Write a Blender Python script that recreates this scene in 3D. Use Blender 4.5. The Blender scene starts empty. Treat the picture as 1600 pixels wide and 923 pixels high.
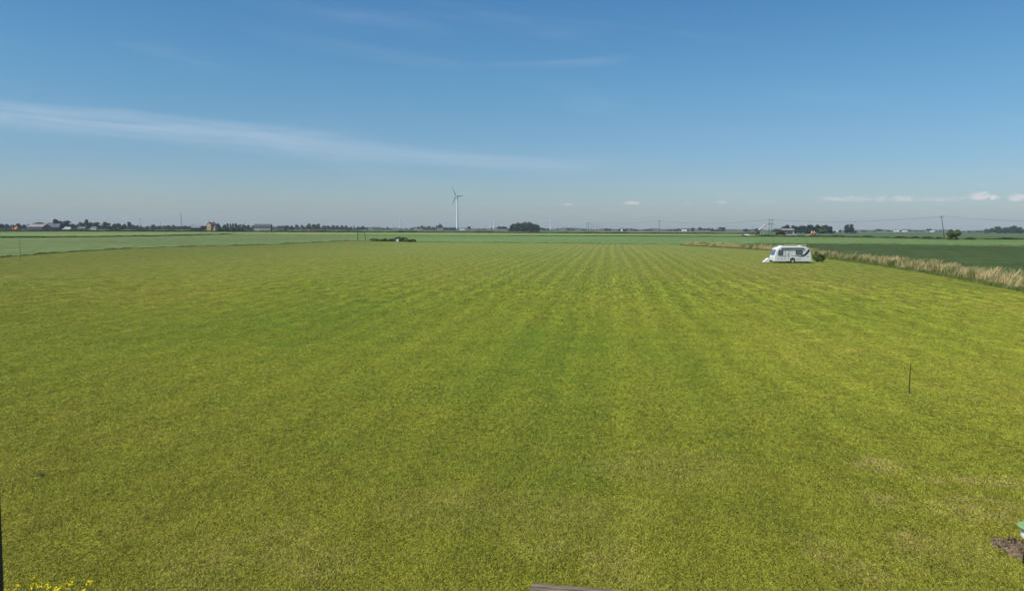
import bpy, math, random
import numpy as np
from mathutils import Vector, Matrix, Euler
R_ = math.radians
rng = random.Random(7)
NR = np.random.RandomState(11)
sc = bpy.context.scene
COL = sc.collection

# ------------------------------------------------------------------ camera
F = 1220.0                      # focal length in pixels of the 1600 px wide photograph
CAM_H = 5.0
PITCH, ROLL = math.atan(103.9/F), 0.0045
cd = bpy.data.cameras.new('camera'); cam = bpy.data.objects.new('camera', cd); COL.objects.link(cam)
cd.sensor_width = 36.0; cd.lens = 36.0*F/1600.0; cd.clip_start = 0.05; cd.clip_end = 40000
RM = Matrix.Rotation(math.pi/2-PITCH, 3, 'X') @ Matrix.Rotation(ROLL, 3, 'Z')
cam.matrix_world = Matrix.Translation((0, 0, CAM_H)) @ RM.to_4x4()
sc.camera = cam

# ------------------------------------------------------------------ exposure
vs = sc.view_settings
sc.display_settings.display_device = 'sRGB'
vs.view_transform = 'Standard'; vs.look = 'None'; vs.exposure = 0.35; vs.gamma = 1.0; vs.use_curve_mapping = False

SUN_EL, SUN_AZ = R_(52), R_(241)          # azimuth clockwise from +Y (the way the camera looks)
sd = Vector((math.sin(SUN_AZ)*math.cos(SUN_EL), math.cos(SUN_AZ)*math.cos(SUN_EL), math.sin(SUN_EL)))
sl = bpy.data.lights.new('sun', 'SUN'); sl.energy = 3.6; sl.angle = R_(0.5); sl.color = (1.0, 0.95, 0.87)
so = bpy.data.objects.new('sun', sl); COL.objects.link(so)
so.rotation_euler = sd.to_track_quat('Z', 'Y').to_euler(); so.location = (-300, -200, 400)

# ------------------------------------------------------------------ node helper
class NT:
    def __init__(s, tree): s.t = tree; s.n = tree.nodes; s.l = tree.links
    def new(s, typ, **kw):
        n = s.n.new(typ)
        for k, v in kw.items(): setattr(n, k, v)
        return n
    def put(s, sock, v):
        if v is None: return
        if isinstance(v, bpy.types.NodeSocket): s.l.new(v, sock)
        else:
            if isinstance(v, (tuple, list)) and len(v) == 3 and sock.type == 'RGBA': v = (*v, 1)
            sock.default_value = v
    def m(s, op, a, b=None, c=None, clamp=False):
        n = s.new('ShaderNodeMath', operation=op, use_clamp=clamp)
        s.put(n.inputs[0], a); s.put(n.inputs[1], b); s.put(n.inputs[2], c)
        return n.outputs[0]
    def vm(s, op, a, b=None):
        n = s.new('ShaderNodeVectorMath', operation=op); s.put(n.inputs[0], a); s.put(n.inputs[1], b)
        return n.outputs[0]
    def mix(s, f, a, b, blend='MIX'):
        n = s.new('ShaderNodeMix', data_type='RGBA', blend_type=blend)
        s.put(n.inputs[0], f); s.put(n.inputs[6], a); s.put(n.inputs[7], b)
        return n.outputs[2]
    def noise(s, vec, scale, detail=3, rough=.55, dist=0):
        n = s.new('ShaderNodeTexNoise'); s.put(n.inputs['Vector'], vec)
        n.inputs['Scale'].default_value = scale; n.inputs['Detail'].default_value = detail
        n.inputs['Roughness'].default_value = rough; n.inputs['Distortion'].default_value = dist
        return n.outputs[0]
    def ss(s, v, a, b):       # smoothstep a..b -> 0..1
        n = s.new('ShaderNodeMapRange', interpolation_type='SMOOTHSTEP')
        s.put(n.inputs[0], v); n.inputs[1].default_value = a; n.inputs[2].default_value = b
        return n.outputs[0]
    def xyz(s, x, y, z=0.0):
        n = s.new('ShaderNodeCombineXYZ'); s.put(n.inputs[0], x); s.put(n.inputs[1], y); s.put(n.inputs[2], z)
        return n.outputs[0]
    def sep(s, v):
        n = s.new('ShaderNodeSeparateXYZ'); s.put(n.inputs[0], v); return n.outputs

def material(name, rough=.9, spec=.2):
    m = bpy.data.materials.new(name); m.use_nodes = True
    t = NT(m.node_tree); b = m.node_tree.nodes['Principled BSDF']
    b.inputs['Roughness'].default_value = rough; b.inputs['Specular IOR Level'].default_value = spec
    return m, t, b

# ------------------------------------------------------------------ placing: a pixel of the photograph seen at a distance
def ray(px, py): return RM @ Vector(((px-800)/F, -(py-461.5)/F, -1))
def at(px, py, d):
    r = ray(px, py); k = d/r.y
    return Vector((r.x*k, d, CAM_H+r.z*k))
def G(px, py, z=0.0):
    r = ray(px, py); k = (z-CAM_H)/r.z
    return Vector((r.x*k, r.y*k, z))
def hy(px): return 354.0+0.0045*px
def foot(px, d):
    p = at(px, hy(px), d); return Vector((p.x, d, 0))

# ------------------------------------------------------------------ sky
w = bpy.data.worlds.new('World'); sc.world = w; w.use_nodes = True
t = NT(w.node_tree); bg = w.node_tree.nodes['Background']
sky = t.new('ShaderNodeTexSky'); sky.sky_type = 'NISHITA'; sky.sun_disc = False
sky.sun_elevation = SUN_EL; sky.sun_rotation = SUN_AZ; sky.air_density = 1.0; sky.dust_density = 0.6; sky.ozone_density = 2.0
tc = t.new('ShaderNodeTexCoord'); dx, dy, dz = t.sep(tc.outputs['Generated'])
el = t.m('MAXIMUM', dz, 0.0)
rp = t.new('ShaderNodeValToRGB'); t.put(rp.inputs[0], t.m('MULTIPLY', el, 2.0))
SKYR = [(0.0, (.60, .68, .77)), (0.06, (.56, .665, .785)), (0.15, (.485, .645, .80)), (0.36, (.40, .69, .82)), (0.55, (.325, .655, .855)), (1.0, (.36, .62, .86))]
cr = rp.color_ramp
while len(cr.elements) < len(SKYR): cr.elements.new(.5)
for e, (p, c) in zip(cr.elements, SKYR): e.position = p; e.color = (*c, 1)
skyc = t.mix(1.0, sky.outputs[0], rp.outputs[0], 'MULTIPLY')
# cirrus and far cumulus, laid out by compass direction and height above the horizon
ya = t.m('MAXIMUM', dy, 0.02); U = t.m('DIVIDE', dx, ya); V = t.m('DIVIDE', dz, ya)
front = t.ss(dy, .1, .4)
def uv(px, py): r = ray(px, py); return r.x/r.y, r.z/r.y
def streak(p0, p1, p2, w0, w1, amp, ns, seed):
    (u0, v0), (u1, v1), (u2, v2) = uv(*p0), uv(*p1), uv(*p2)
    c = np.polyfit([u0, u1, u2], [v0, v1, v2], 2)
    line = t.m('MULTIPLY_ADD', t.m('MULTIPLY_ADD', U, float(c[0]), float(c[1])), U, float(c[2]))
    wob = t.noise(t.xyz(t.m('MULTIPLY', U, 5.0), t.m('MULTIPLY', V, 3.0), seed), 1.0, 3)
    dv = t.m('ADD', t.m('SUBTRACT', V, line), t.m('MULTIPLY', t.m('SUBTRACT', wob, .5), w0*.9))
    # sharper upper edge, long soft tail below
    up = t.ss(dv, w0, 0.0); dn = t.ss(dv, -w1, 0.0)
    sl_ = (v2-v0)/(u2-u0)
    along = t.m('MULTIPLY', t.ss(U, u2, (u0+u2*2)/3), t.ss(U, u0-.06, u0+.12))
    fib = t.noise(t.xyz(t.m('MULTIPLY', U, 3.0), t.m('MULTIPLY', t.m('MULTIPLY_ADD', U, -sl_, V), ns), seed), 3.0, 5, .6)
    a = t.m('MULTIPLY', t.m('MULTIPLY', up, dn), t.m('MULTIPLY', along, t.m('MULTIPLY_ADD', t.ss(fib, .2, .8), amp*.6, amp*.22)))
    return a
parts = [streak((-200, 158), (300, 192), (700, 247), .012, .038, .33, 50, 1.3),
         streak((-200, 165), (350, 212), (900, 262), .012, .024, .20, 60, 4.1),
         streak((390, 42), (560, 78), (780, 106), .012, .018, .075, 36, 7.7),
         streak((560, 240), (720, 248), (1000, 262), .010, .018, .22, 50, 9.2),
         streak((760, 100), (880, 98), (1010, 86), .006, .012, .14, 50, 3.2)]
ci = parts[0]
for p in parts[1:]: ci = t.m('ADD', ci, p)
wisp = t.noise(t.xyz(t.m('MULTIPLY', U, 1.5), t.m('MULTIPLY', t.m('MULTIPLY_ADD', U, .12, V), 9.0), 2.0), 2.0, 5, .6)
ci = t.m('ADD', ci, t.m('MULTIPLY', t.ss(wisp, .5, .9), .12))
ci = t.m('MULTIPLY', ci, front, clamp=True)
CI = t.mix(ci, skyc, (5.6, 6.0, 6.6))
def puff(px, py, wpx, hpx, amp):
    u0, v0 = uv(px, py)
    n1 = t.noise(t.xyz(t.m('MULTIPLY', U, 75.0), t.m('MULTIPLY', V, 150.0), px*.1), 1.0, 6, .7)
    nn = t.m('SUBTRACT', n1, .5)
    du = t.m('ADD', t.m('DIVIDE', t.m('SUBTRACT', U, u0), wpx/2/F), t.m('MULTIPLY', nn, 4.0))
    dv = t.m('SUBTRACT', V, v0)
    dvu = t.m('DIVIDE', t.m('MAXIMUM', dv, 0.0), hpx/F); dvd = t.m('DIVIDE', t.m('MINIMUM', dv, 0.0), hpx*.45/F)
    r2 = t.m('ADD', t.m('MULTIPLY', du, du), t.m('ADD', t.m('MULTIPLY', dvu, dvu), t.m('MULTIPLY', dvd, dvd)))
    r2 = t.m('ADD', r2, t.m('MULTIPLY', nn, 4.5))
    return t.m('MULTIPLY', t.ss(r2, 1.5, -.3), amp*1.35)
cu = None
for a in [(1534, 309, 40, 10, .62), (1588, 311, 32, 8, .5), (1412, 311, 40, 7, .36), (1304, 311, 48, 5, .32), (1378, 311, 20, 5, .3),
          (1470, 313, 90, 5, .2), (1345, 313, 150, 5, .2), (985, 318, 22, 4, .42), (886, 320, 14, 3, .25), (1127, 317, 18, 4, .25), (1075, 318, 12, 3, .15), (1190, 316, 60, 4, .12)]:
    p = puff(*a); cu = p if cu is None else t.m('MAXIMUM', cu, p)
cu = t.m('MULTIPLY', cu, front, clamp=True)
CU = t.mix(cu, CI, (6.6, 6.2, 6.2))
t.put(bg.inputs[0], CU); bg.inputs[1].default_value = 0.1

# ------------------------------------------------------------------ object helpers
def tag(o, label=None, cat=None, group=None, kind=None):
    if label: o['label'] = label
    if cat: o['category'] = cat
    if group: o['group'] = group
    if kind: o['kind'] = kind
    return o
def empty(name, loc=(0, 0, 0), rz=0.0):
    o = bpy.data.objects.new(name, None); COL.objects.link(o); o.location = loc; o.rotation_euler.z = rz
    o.empty_display_size = .2
    return o
def mesh_np(name, V_, Fc, mats, midx=None, smooth=False):
    """V_ (n,3), Fc (m,k) with one k"""
    V_ = np.asarray(V_, np.float32); Fc = np.asarray(Fc, np.int32); k = Fc.shape[1]
    me = bpy.data.meshes.new(name)
    me.vertices.add(len(V_)); me.vertices.foreach_set('co', V_.ravel())
    me.loops.add(Fc.size); me.loops.foreach_set('vertex_index', Fc.ravel())
    me.polygons.add(len(Fc)); me.polygons.foreach_set('loop_start', np.arange(0, Fc.size, k, dtype=np.int32))
    me.polygons.foreach_set('loop_total', np.full(len(Fc), k, np.int32))
    if not isinstance(mats, (list, tuple)): mats = [mats]
    for m in mats: me.materials.append(m)
    if midx is not None: me.polygons.foreach_set('material_index', np.asarray(midx, np.int32))
    if smooth: me.polygons.foreach_set('use_smooth', np.ones(len(Fc), bool))
    me.update(calc_edges=True)
    return me
def obj(name, me, parent=None, loc=None):
    o = bpy.data.objects.new(name, me); COL.objects.link(o)
    if parent: o.parent = parent
    if loc is not None: o.location = loc
    return o

class MB:
    def __init__(s): s.v = []; s.f = []
    def add(s, vs_, fs):
        b = len(s.v); s.v += [tuple(v) for v in vs_]; s.f += [tuple(i+b for i in f) for f in fs]
    def box(s, x0, x1, y0, y1, z0, z1):
        s.add([(x0, y0, z0), (x1, y0, z0), (x1, y1, z0), (x0, y1, z0), (x0, y0, z1), (x1, y0, z1), (x1, y1, z1), (x0, y1, z1)],
              [(0, 3, 2, 1), (4, 5, 6, 7), (0, 1, 5, 4), (1, 2, 6, 5), (2, 3, 7, 6), (3, 0, 4, 7)])
    def tube(s, pts, rad, n=8, cap=True):
        pts = [Vector(p) for p in pts]
        if not isinstance(rad, (list, tuple)): rad = [rad]*len(pts)
        vs_ = []
        for i, p in enumerate(pts):
            d = (pts[min(i+1, len(pts)-1)]-pts[max(i-1, 0)]).normalized()
            a = d.orthogonal().normalized() if abs(d.z) < .99 else Vector((1, 0, 0)); a = (a-d*a.dot(d)).normalized(); b = d.cross(a)
            for k in range(n):
                q = 2*math.pi*k/n; vs_.append(p+(a*math.cos(q)+b*math.sin(q))*rad[i])
        fs = [(i*n+k, i*n+(k+1) % n, (i+1)*n+(k+1) % n, (i+1)*n+k) for i in range(len(pts)-1) for k in range(n)]
        if cap: fs += [tuple(reversed(range(n))), tuple(range((len(pts)-1)*n, len(pts)*n))]
        s.add(vs_, fs)
    def prism(s, prof, y0, y1):      # profile in x,z extruded along y
        n = len(prof)
        s.add([(x, y0, z) for x, z in prof]+[(x, y1, z) for x, z in prof],
              [tuple(range(n)), tuple(reversed(range(n, 2*n)))]+[(i, i+n, (i+1) % n+n, (i+1) % n) for i in range(n)])
    def build(s, name, mat, parent=None, bevel=0, smooth=False, loc=None):
        me = bpy.data.meshes.new(name); me.from_pydata(s.v, [], s.f); me.materials.append(mat)
        import bmesh
        bm = bmesh.new(); bm.from_mesh(me); bmesh.ops.recalc_face_normals(bm, faces=bm.faces)
        bm.to_mesh(me); bm.free()
        o = obj(name, me, parent, loc)
        if bevel:
            md = o.modifiers.new('bevel', 'BEVEL'); md.width = bevel; md.segments = 3; md.limit_method = 'ANGLE'; md.angle_limit = R_(40)
        if smooth:
            for p in me.polygons: p.use_smooth = True
        return o

# ------------------------------------------------------------------ materials
def simple(name, col, rough=.7, spec=.3, var=.15, scale=3.0, metal=0.0):
    m, t, b = material(name, rough, spec); b.inputs['Metallic'].default_value = metal
    g = t.new('ShaderNodeNewGeometry').outputs['Position']
    n = t.noise(g, scale, 4)
    c2 = tuple(c*(1-var) for c in col); c1 = tuple(min(1, c*(1+var)) for c in col)
    t.put(b.inputs['Base Color'], t.mix(n, c2, c1))
    return m

AL = R_(7.2)     # the mowing runs a little right of straight ahead
DRY = [((1375, 727), .45, .22, 1.0), ((1515, 750), .9, .16, .8), ((1560, 758), .7, .10, .8), ((1530, 795), .8, .3, .7), ((1425, 843), .35, .22, .9), ((1385, 783), .35, .2, .7),
       ((1290, 860), .35, .22, .55), ((960, 880), .5, .5, .5), ((1350, 893), .4, .2, .6), ((505, 882), .5, .35, .5), ((440, 850), .6, .4, .4),
       ((850, 850), .5, .25, .45), ((720, 790), 1.2, .5, .35), ((1040, 730), 1.5, .6, .3), ((320, 880), .7, .5, .35), ((1480, 860), .9, .4, .4), ((880, 800), 1.5, .4, .3)]
LUSH = [((1000, 770), 3.2, 1.4, .8), ((760, 885), .9, .5, .5), ((1180, 720), 2.5, 1.2, .55), ((240, 750), 2.2, .9, .55), ((620, 720), 3.0, 1.2, .35), ((200, 870), 1.2, .5, .4),
        ((930, 560), 4.5, 6.0, .4), ((1560, 740), .8, .5, .6), ((1590, 900), .5, .5, .7), ((1400, 650), 2.0, 1.0, .3), ((1010, 900), .5, .3, .5), ((500, 520), 9, 3, .3)]
def turf_colour(t, gain=1.0, blades=False):
    P = t.new('ShaderNodeNewGeometry').outputs['Position']
    x, y, z = t.sep(P)
    ca, sa = math.cos(AL), math.sin(AL)
    s = t.m('SUBTRACT', t.m('MULTIPLY', x, ca), t.m('MULTIPLY', y, sa))       # across the swaths
    a = t.m('ADD', t.m('MULTIPLY', x, sa), t.m('MULTIPLY', y, ca))            # along them
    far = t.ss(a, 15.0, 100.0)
    P2 = t.xyz(s, a, 0.0)
    big = t.noise(t.xyz(s, t.m('MULTIPLY', a, .45), 0.0), .07, 4, .6)
    mid = t.noise(P2, .55, 4, .65)
    med = t.noise(P2, 3.0, 3, .6)
    # mowing swaths
    wob = t.m('MULTIPLY', t.m('SUBTRACT', t.noise(t.xyz(t.m('MULTIPLY', s, .08), t.m('MULTIPLY', a, .008), 3.0), 1.0, 0), .5), 3.0)
    sw = t.m('ADD', s, wob)
    w1 = t.m('SINE', t.m('MULTIPLY', sw, 2*math.pi/1.85))
    w2 = t.m('SINE', t.m('MULTIPLY_ADD', sw, 2*math.pi/6.15, 1.0))
    rowid = t.noise(t.xyz(t.m('MULTIPLY', sw, .33), t.m('MULTIPLY', a, .012), 9.0), 1.0, 2)
    brk = t.ss(t.noise(t.xyz(t.m('MULTIPLY', sw, 1.2), t.m('MULTIPLY', a, .06), 5.0), 1.0, 4), .3, .7)
    stripe = t.m('MULTIPLY', t.m('ADD', t.m('MULTIPLY', t.ss(w1, -.5, 1.0), .8), t.m('MULTIPLY', t.ss(w2, -.2, 1), .15)), t.m('MULTIPLY_ADD', brk, .6, .4))
    lane = t.m('MULTIPLY', t.m('SUBTRACT', rowid, .5), 1.7)
    centre = t.m('ADD', .45, t.m('MULTIPLY', t.ss(t.m('ABSOLUTE', t.m('SUBTRACT', x, 16.0)), 90.0, 0.0), .75))
    stripe = t.m('MULTIPLY', stripe, t.m('MULTIPLY', centre, t.m('ADD', .24, t.m('MULTIPLY', far, .42))))
    # dryness 0 lush .. 1 straw
    dry = t.m('ADD', t.m('MULTIPLY', t.m('SUBTRACT', big, .5), 1.2), .36)
    dry = t.m('ADD', dry, t.m('MULTIPLY', t.m('SUBTRACT', mid, .5), .9))
    dry = t.m('ADD', dry, t.m('MULTIPLY', t.m('SUBTRACT', med, .5), .5))
    dry = t.m('ADD', dry, t.m('MULTIPLY', stripe, .16))
    dry = t.m('ADD', dry, t.m('MULTIPLY', lane, t.m('ADD', .15, t.m('MULTIPLY', far, .10))))
    # where the mower turned, on the right
    c = G(1500, 575); rx, ry = t.m('SUBTRACT', x, c.x), t.m('SUBTRACT', y, c.y)
    rr = t.m('SQRT', t.m('ADD', t.m('MULTIPLY', rx, rx), t.m('MULTIPLY', ry, t.m('MULTIPLY', ry, .55))))
    ring = t.ss(t.m('SINE', t.m('MULTIPLY', t.m('ADD', rr, t.m('MULTIPLY', mid, .8)), 3.3)), .2, 1.0)
    rm = t.m('MULTIPLY', t.ss(rr, 9.2, 7.6), t.ss(rr, 1.5, 4.0))
    stripe = t.m('MULTIPLY_ADD', t.m('MULTIPLY', t.m('MULTIPLY', ring, rm), brk), .34, stripe)
    dry = t.m('ADD', dry, t.m('MULTIPLY', ring, t.m('MULTIPLY', rm, .10)))
    dry = t.m('ADD', dry, t.m('MULTIPLY', t.ss(rr, 12.0, 5.0), .06))
    # browner towards the right and the left edge
    dry = t.m('ADD', dry, t.m('MULTIPLY', t.ss(x, 5.0, 26.0), .20))
    dry = t.m('ADD', dry, t.m('MULTIPLY', t.ss(x, -6.0, -40.0), .20))
    jx = t.m('ADD', x, t.m('MULTIPLY', t.m('SUBTRACT', med, .5), 1.0)); jy = t.m('ADD', y, t.m('MULTIPLY', t.m('SUBTRACT', mid, .5), 1.6))
    def blob(lst):
        acc = None
        for (pp, ax, ay, amp) in lst:
            g = G(*pp)
            u = t.m('DIVIDE', t.m('SUBTRACT', jx, g.x), ax*1.25); v = t.m('DIVIDE', t.m('SUBTRACT', jy, g.y), ay*2.4)
            q = t.m('MULTIPLY', t.ss(t.m('ADD', t.m('MULTIPLY', u, u), t.m('MULTIPLY', v, v)), 1.6, 0.0), amp*.75)
            acc = q if acc is None else t.m('MAXIMUM', acc, q)
        return acc
    dry = t.m('ADD', dry, t.m('MULTIPLY', t.ss(y, 19.0, 10.5), .16))
    dry = t.m('SUBTRACT', dry, t.m('MULTIPLY', blob(LUSH), .30))
    straw = blob(DRY)
    k = gain
    lush = tuple(v*k for v in (.112, .160, .013)); ol = tuple(v*k for v in (.178, .194, .018)); st = tuple(v*k for v in (.245, .208, .034))
    col = t.mix(t.ss(dry, -.05, .50), lush, ol)
    col = t.mix(t.ss(dry, .45, 1.05), col, st)
    # paler with distance down the swaths
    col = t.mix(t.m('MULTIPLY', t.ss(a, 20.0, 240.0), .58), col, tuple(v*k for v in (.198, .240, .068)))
    col = t.mix(t.m('MULTIPLY', straw, t.ss(med, .3, .6)), col, tuple(v*k for v in (.34, .27, .10)))
    gn = t.noise(t.xyz(s, t.m('MULTIPLY', a, .38), t.m('MULTIPLY', z, 2.0)), 12.0, 3, 1.0)
    gn2 = t.noise(t.xyz(t.m('MULTIPLY', s, 1.0), t.m('MULTIPLY', a, .20), 7.0), 2.2, 4, .85)
    k2 = t.m('MULTIPLY_ADD', t.ss(a, 22.0, 75.0), 1.6, .45); k1 = t.m('MULTIPLY_ADD', t.ss(a, 24.0, 11.0), -2.4, 4.8)
    gn4 = t.noise(t.xyz(s, t.m('MULTIPLY', a, .45), t.m('MULTIPLY', z, 2.0)), 34.0, 2, 1.0)
    k4 = t.m('MULTIPLY', t.ss(a, 50.0, 18.0), 5.6)
    gn3 = t.noise(t.xyz(t.m('MULTIPLY', s, 4.5), t.m('MULTIPLY', a, .42), 3.0), 1.0, 3, .9)
    k3 = t.m('MULTIPLY', t.ss(a, 22.0, 70.0), 3.0)
    grain = t.m('ADD', t.m('MULTIPLY_ADD', t.m('SUBTRACT', gn4, .5), k4, t.m('MULTIPLY_ADD', t.m('SUBTRACT', gn3, .5), k3, 1.0)), t.m('ADD', t.m('MULTIPLY', t.m('SUBTRACT', gn, .5), k1), t.m('MULTIPLY', t.m('SUBTRACT', gn2, .5), k2)))
    grain = t.m('MINIMUM', t.m('MAXIMUM', grain, .22), 2.05)
    grain = t.m('MULTIPLY', grain, t.m('ADD', .96, t.m('MULTIPLY', stripe, .42)))
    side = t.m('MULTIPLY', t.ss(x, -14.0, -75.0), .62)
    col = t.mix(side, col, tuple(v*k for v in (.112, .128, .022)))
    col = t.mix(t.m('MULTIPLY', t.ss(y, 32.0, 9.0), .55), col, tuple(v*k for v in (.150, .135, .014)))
    col = t.vm('MULTIPLY', col, t.xyz(grain, grain, grain))
    return col, P2, P, stripe

# short mown turf, its surface
m_turf, t, b = material('mown_turf', .95, .1)
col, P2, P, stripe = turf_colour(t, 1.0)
f1 = t.noise(P2, 26, 3, .7); f2 = t.noise(P2, 90, 2, .7); f3 = t.noise(P2, 7, 3, .6)
f4 = t.noise(t.xyz(t.m('MULTIPLY', t.sep(P2)[0], 2.2), t.m('MULTIPLY', t.sep(P2)[1], .55)), 1.1, 4, .75)
g = t.m('ADD', t.m('MULTIPLY', f1, .8), t.m('ADD', t.m('MULTIPLY', f3, .5), t.m('MULTIPLY', f4, .9)))      # ~1.1
g = t.m('ADD', t.m('MULTIPLY', t.m('SUBTRACT', g, 1.1), .6), .97)
cg = t.vm('MULTIPLY', col, t.xyz(g, g, g))
t.put(b.inputs['Base Color'], cg)
bp = t.new('ShaderNodeBump'); bp.inputs['Strength'].default_value = .9; bp.inputs['Distance'].default_value = .03
t.put(bp.inputs['Height'], t.m('ADD', t.m('MULTIPLY', f1, 1.0), t.m('MULTIPLY', f3, 1.2))); t.put(b.inputs['Normal'], bp.outputs[0])

m_blade, t, b = material('grass_blade', .6, .25)
col, P2, P, _ = turf_colour(t, 1.98, True)
fb = t.noise(P, 55, 2, .8); fc = t.noise(P, 230, 1, .5)
g = t.m('ADD', .55, t.m('MULTIPLY', t.m('ADD', t.ss(fb, .3, .7), t.ss(fc, .3, .7)), .45))
t.put(b.inputs['Base Color'], t.mix(t.m('MULTIPLY', t.ss(fc, .55, .75), .45), t.vm('MULTIPLY', col, t.xyz(g, g, g)), (.36, .34, .13)))
b.inputs['Subsurface Weight'].default_value = 0

def crop_mat(name, ca, cb, cc, ang, per, rowamp=.4, sc_=1.0, left=None, lr=(-25.0, -110.0)):
    m, t, b = material(name, .95, .1)
    P = t.new('ShaderNodeNewGeometry').outputs['Position']; x, y, z = t.sep(P)
    q = t.m('ADD', t.m('MULTIPLY', x, math.cos(ang)), t.m('MULTIPLY', y, math.sin(ang)))
    n1 = t.noise(P, .02*sc_, 4, .6); n2 = t.noise(P, .25*sc_, 4, .7); n3 = t.noise(P, 2.5*sc_, 3, .7)
    qq = t.m('ADD', q, t.m('MULTIPLY', n2, 3.0))
    rows = t.m('MULTIPLY', t.ss(t.m('SINE', t.m('MULTIPLY', qq, 2*math.pi/per)), .6, 1), rowamp)
    c = t.mix(t.ss(n1, .3, .7), ca, cb)
    c = t.mix(t.ss(t.m('ADD', t.m('MULTIPLY', n2, .5), t.m('MULTIPLY', n3, .5)), .40, .68), c, cc)
    c = t.mix(rows, c, tuple(v*.8 for v in ca))
    n4 = t.noise(t.xyz(t.m('MULTIPLY', x, 1.4*sc_), t.m('MULTIPLY', y, .09*sc_), 1.0), 1.0, 4, .9); n5 = t.noise(t.xyz(t.m('MULTIPLY', x, .012), t.m('MULTIPLY', y, .05), 4.0), 1.0, 4, .7)
    lum = t.m('MULTIPLY_ADD', t.m('SUBTRACT', n4, .5), 4.5, t.m('MULTIPLY_ADD', t.m('SUBTRACT', n5, .5), 1.0, 1.0))
    lum = t.m('MINIMUM', t.m('MAXIMUM', lum, .4), 1.7)
    if left: c = t.mix(t.m('MULTIPLY', t.ss(x, lr[0], lr[1]), .75), c, t.mix(t.ss(n3, .35, .65), left, tuple(v*1.35 for v in left)))
    t.put(b.inputs['Base Color'], t.vm('MULTIPLY', c, t.xyz(lum, lum, lum)))
    bp = t.new('ShaderNodeBump'); bp.inputs['Strength'].default_value = .6; bp.inputs['Distance'].default_value = .2
    t.put(bp.inputs['Height'], n3); t.put(b.inputs['Normal'], bp.outputs[0])
    return m
m_crop = crop_mat('young_crop', (.12, .20, .052), (.15, .22, .068), (.18, .26, .09), 1.4, 24, .4, 1.0, (.115, .145, .05))
m_rape = crop_mat('yellowing_crop', (.17, .23, .06), (.22, .27, .07), (.27, .30, .08), .3, 17, .4, 1.0, (.115, .165, .055), (-170.0, -340.0))
m_dark = crop_mat('potato_crop', (.045, .076, .020), (.056, .087, .023), (.082, .114, .034), 1.25, 1.8, .35)
m_light = crop_mat('light_crop', (.115, .19, .05), (.14, .208, .06), (.168, .24, .078), .2, 22)
m_edge = crop_mat('field_margin', (.17, .20, .08), (.22, .24, .11), (.30, .29, .15), .2, 9)
m_rough = crop_mat('rough_grass', (.06, .10, .03), (.085, .13, .035), (.12, .15, .05), .3, 7, .2)
# the plain beyond, a patchwork of fields
m_plain, t, b = material('farmland', .95, .1)
P = t.new('ShaderNodeNewGeometry').outputs['Position']; x, y, z = t.sep(P)
vo = t.new('ShaderNodeTexVoronoi'); vo.inputs['Scale'].default_value = 1.0; vo.distance = 'CHEBYCHEV'
t.put(vo.inputs['Vector'], t.xyz(t.m('MULTIPLY', x, .0016), t.m('MULTIPLY', y, .0035)))
vr, vg, vb = t.sep(vo.outputs['Color'])
c = t.mix(t.ss(vr, .3, .7), (.08, .13, .05), (.115, .18, .07)); c = t.mix(t.ss(vg, .75, .8), c, (.20, .20, .09)); c = t.mix(t.ss(vb, .8, .85), c, (.05, .08, .04))
n = t.noise(P, .05, 4, .6); c = t.mix(n, c, t.vm('MULTIPLY', c, (.7, .7, .7)))
t.put(b.inputs['Base Color'], c)

def leafmat(name, c1, c2, sc_=.35):
    m, t, b = material(name, .7, .2)
    P = t.new('ShaderNodeNewGeometry').outputs['Position']
    n = t.noise(P, sc_, 3); n2 = t.noise(P, 4.0, 2)
    oi = t.new('ShaderNodeObjectInfo').outputs['Random']
    c = t.mix(t.ss(t.m('ADD', t.m('MULTIPLY', n, .6), t.m('MULTIPLY', n2, .4)), .35, .65), c1, c2)
    k = t.m('ADD', .78, t.m('MULTIPLY', oi, .44))
    t.put(b.inputs['Base Color'], t.vm('MULTIPLY', c, t.xyz(k, k, k)))
    return m
m_leaf = leafmat('foliage', (.026, .046, .014), (.062, .095, .024))
m_leafd = leafmat('dark_foliage', (.010, .020, .009), (.026, .042, .015))
m_leafl = leafmat('light_foliage', (.065, .10, .028), (.12, .155, .04))
m_elder = leafmat('elder_foliage', (.055, .085, .02), (.19, .22, .055), 1.2)
m_hedge = leafmat('hedge_foliage', (.06, .09, .025), (.115, .15, .042), .1)
m_weed = leafmat('weeds', (.075, .115, .022), (.17, .205, .055), 1.5)
m_bark = simple('bark', (.10, .08, .06))
m_wood = simple('dark_timber_pole', (.06, .05, .045))
m_oldwood, t, b = material('weathered_timber', .85, .2)
P = t.new('ShaderNodeNewGeometry').outputs['Position']
TCO = t.new('ShaderNodeTexCoord').outputs['Object']
gr = t.noise(t.vm('MULTIPLY', TCO, (1.6, 26, 26)), 1.0, 5, .7); gk = t.noise(TCO, 4.0, 3)
c = t.mix(t.ss(gr, .3, .7), (.06, .045, .03), (.36, .27, .17)); c = t.mix(t.m('MULTIPLY', gk, .4), c, (.09, .075, .06))
t.put(b.inputs['Base Color'], c)
bp = t.new('ShaderNodeBump'); bp.inputs['Strength'].default_value = .8; bp.inputs['Distance'].default_value = .01; t.put(bp.inputs['Height'], gr); t.put(b.inputs['Normal'], bp.outputs[0])
m_soil, t, b = material('bare_soil', .95, .1)
P = t.new('ShaderNodeNewGeometry').outputs['Position']
n = t.noise(P, 9, 5, .7); c = t.mix(t.ss(n, .3, .7), (.045, .030, .018), (.26, .185, .11)); t.put(b.inputs['Base Color'], c)
m_white = simple('white_paint', (.78, .78, .77), .45, .4, .03)
m_turb = simple('turbine_white', (.76, .77, .79), .45, .4, .02)
m_turbg = simple('turbine_grey', (.42, .44, .47), .5, .4, .02)
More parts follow.
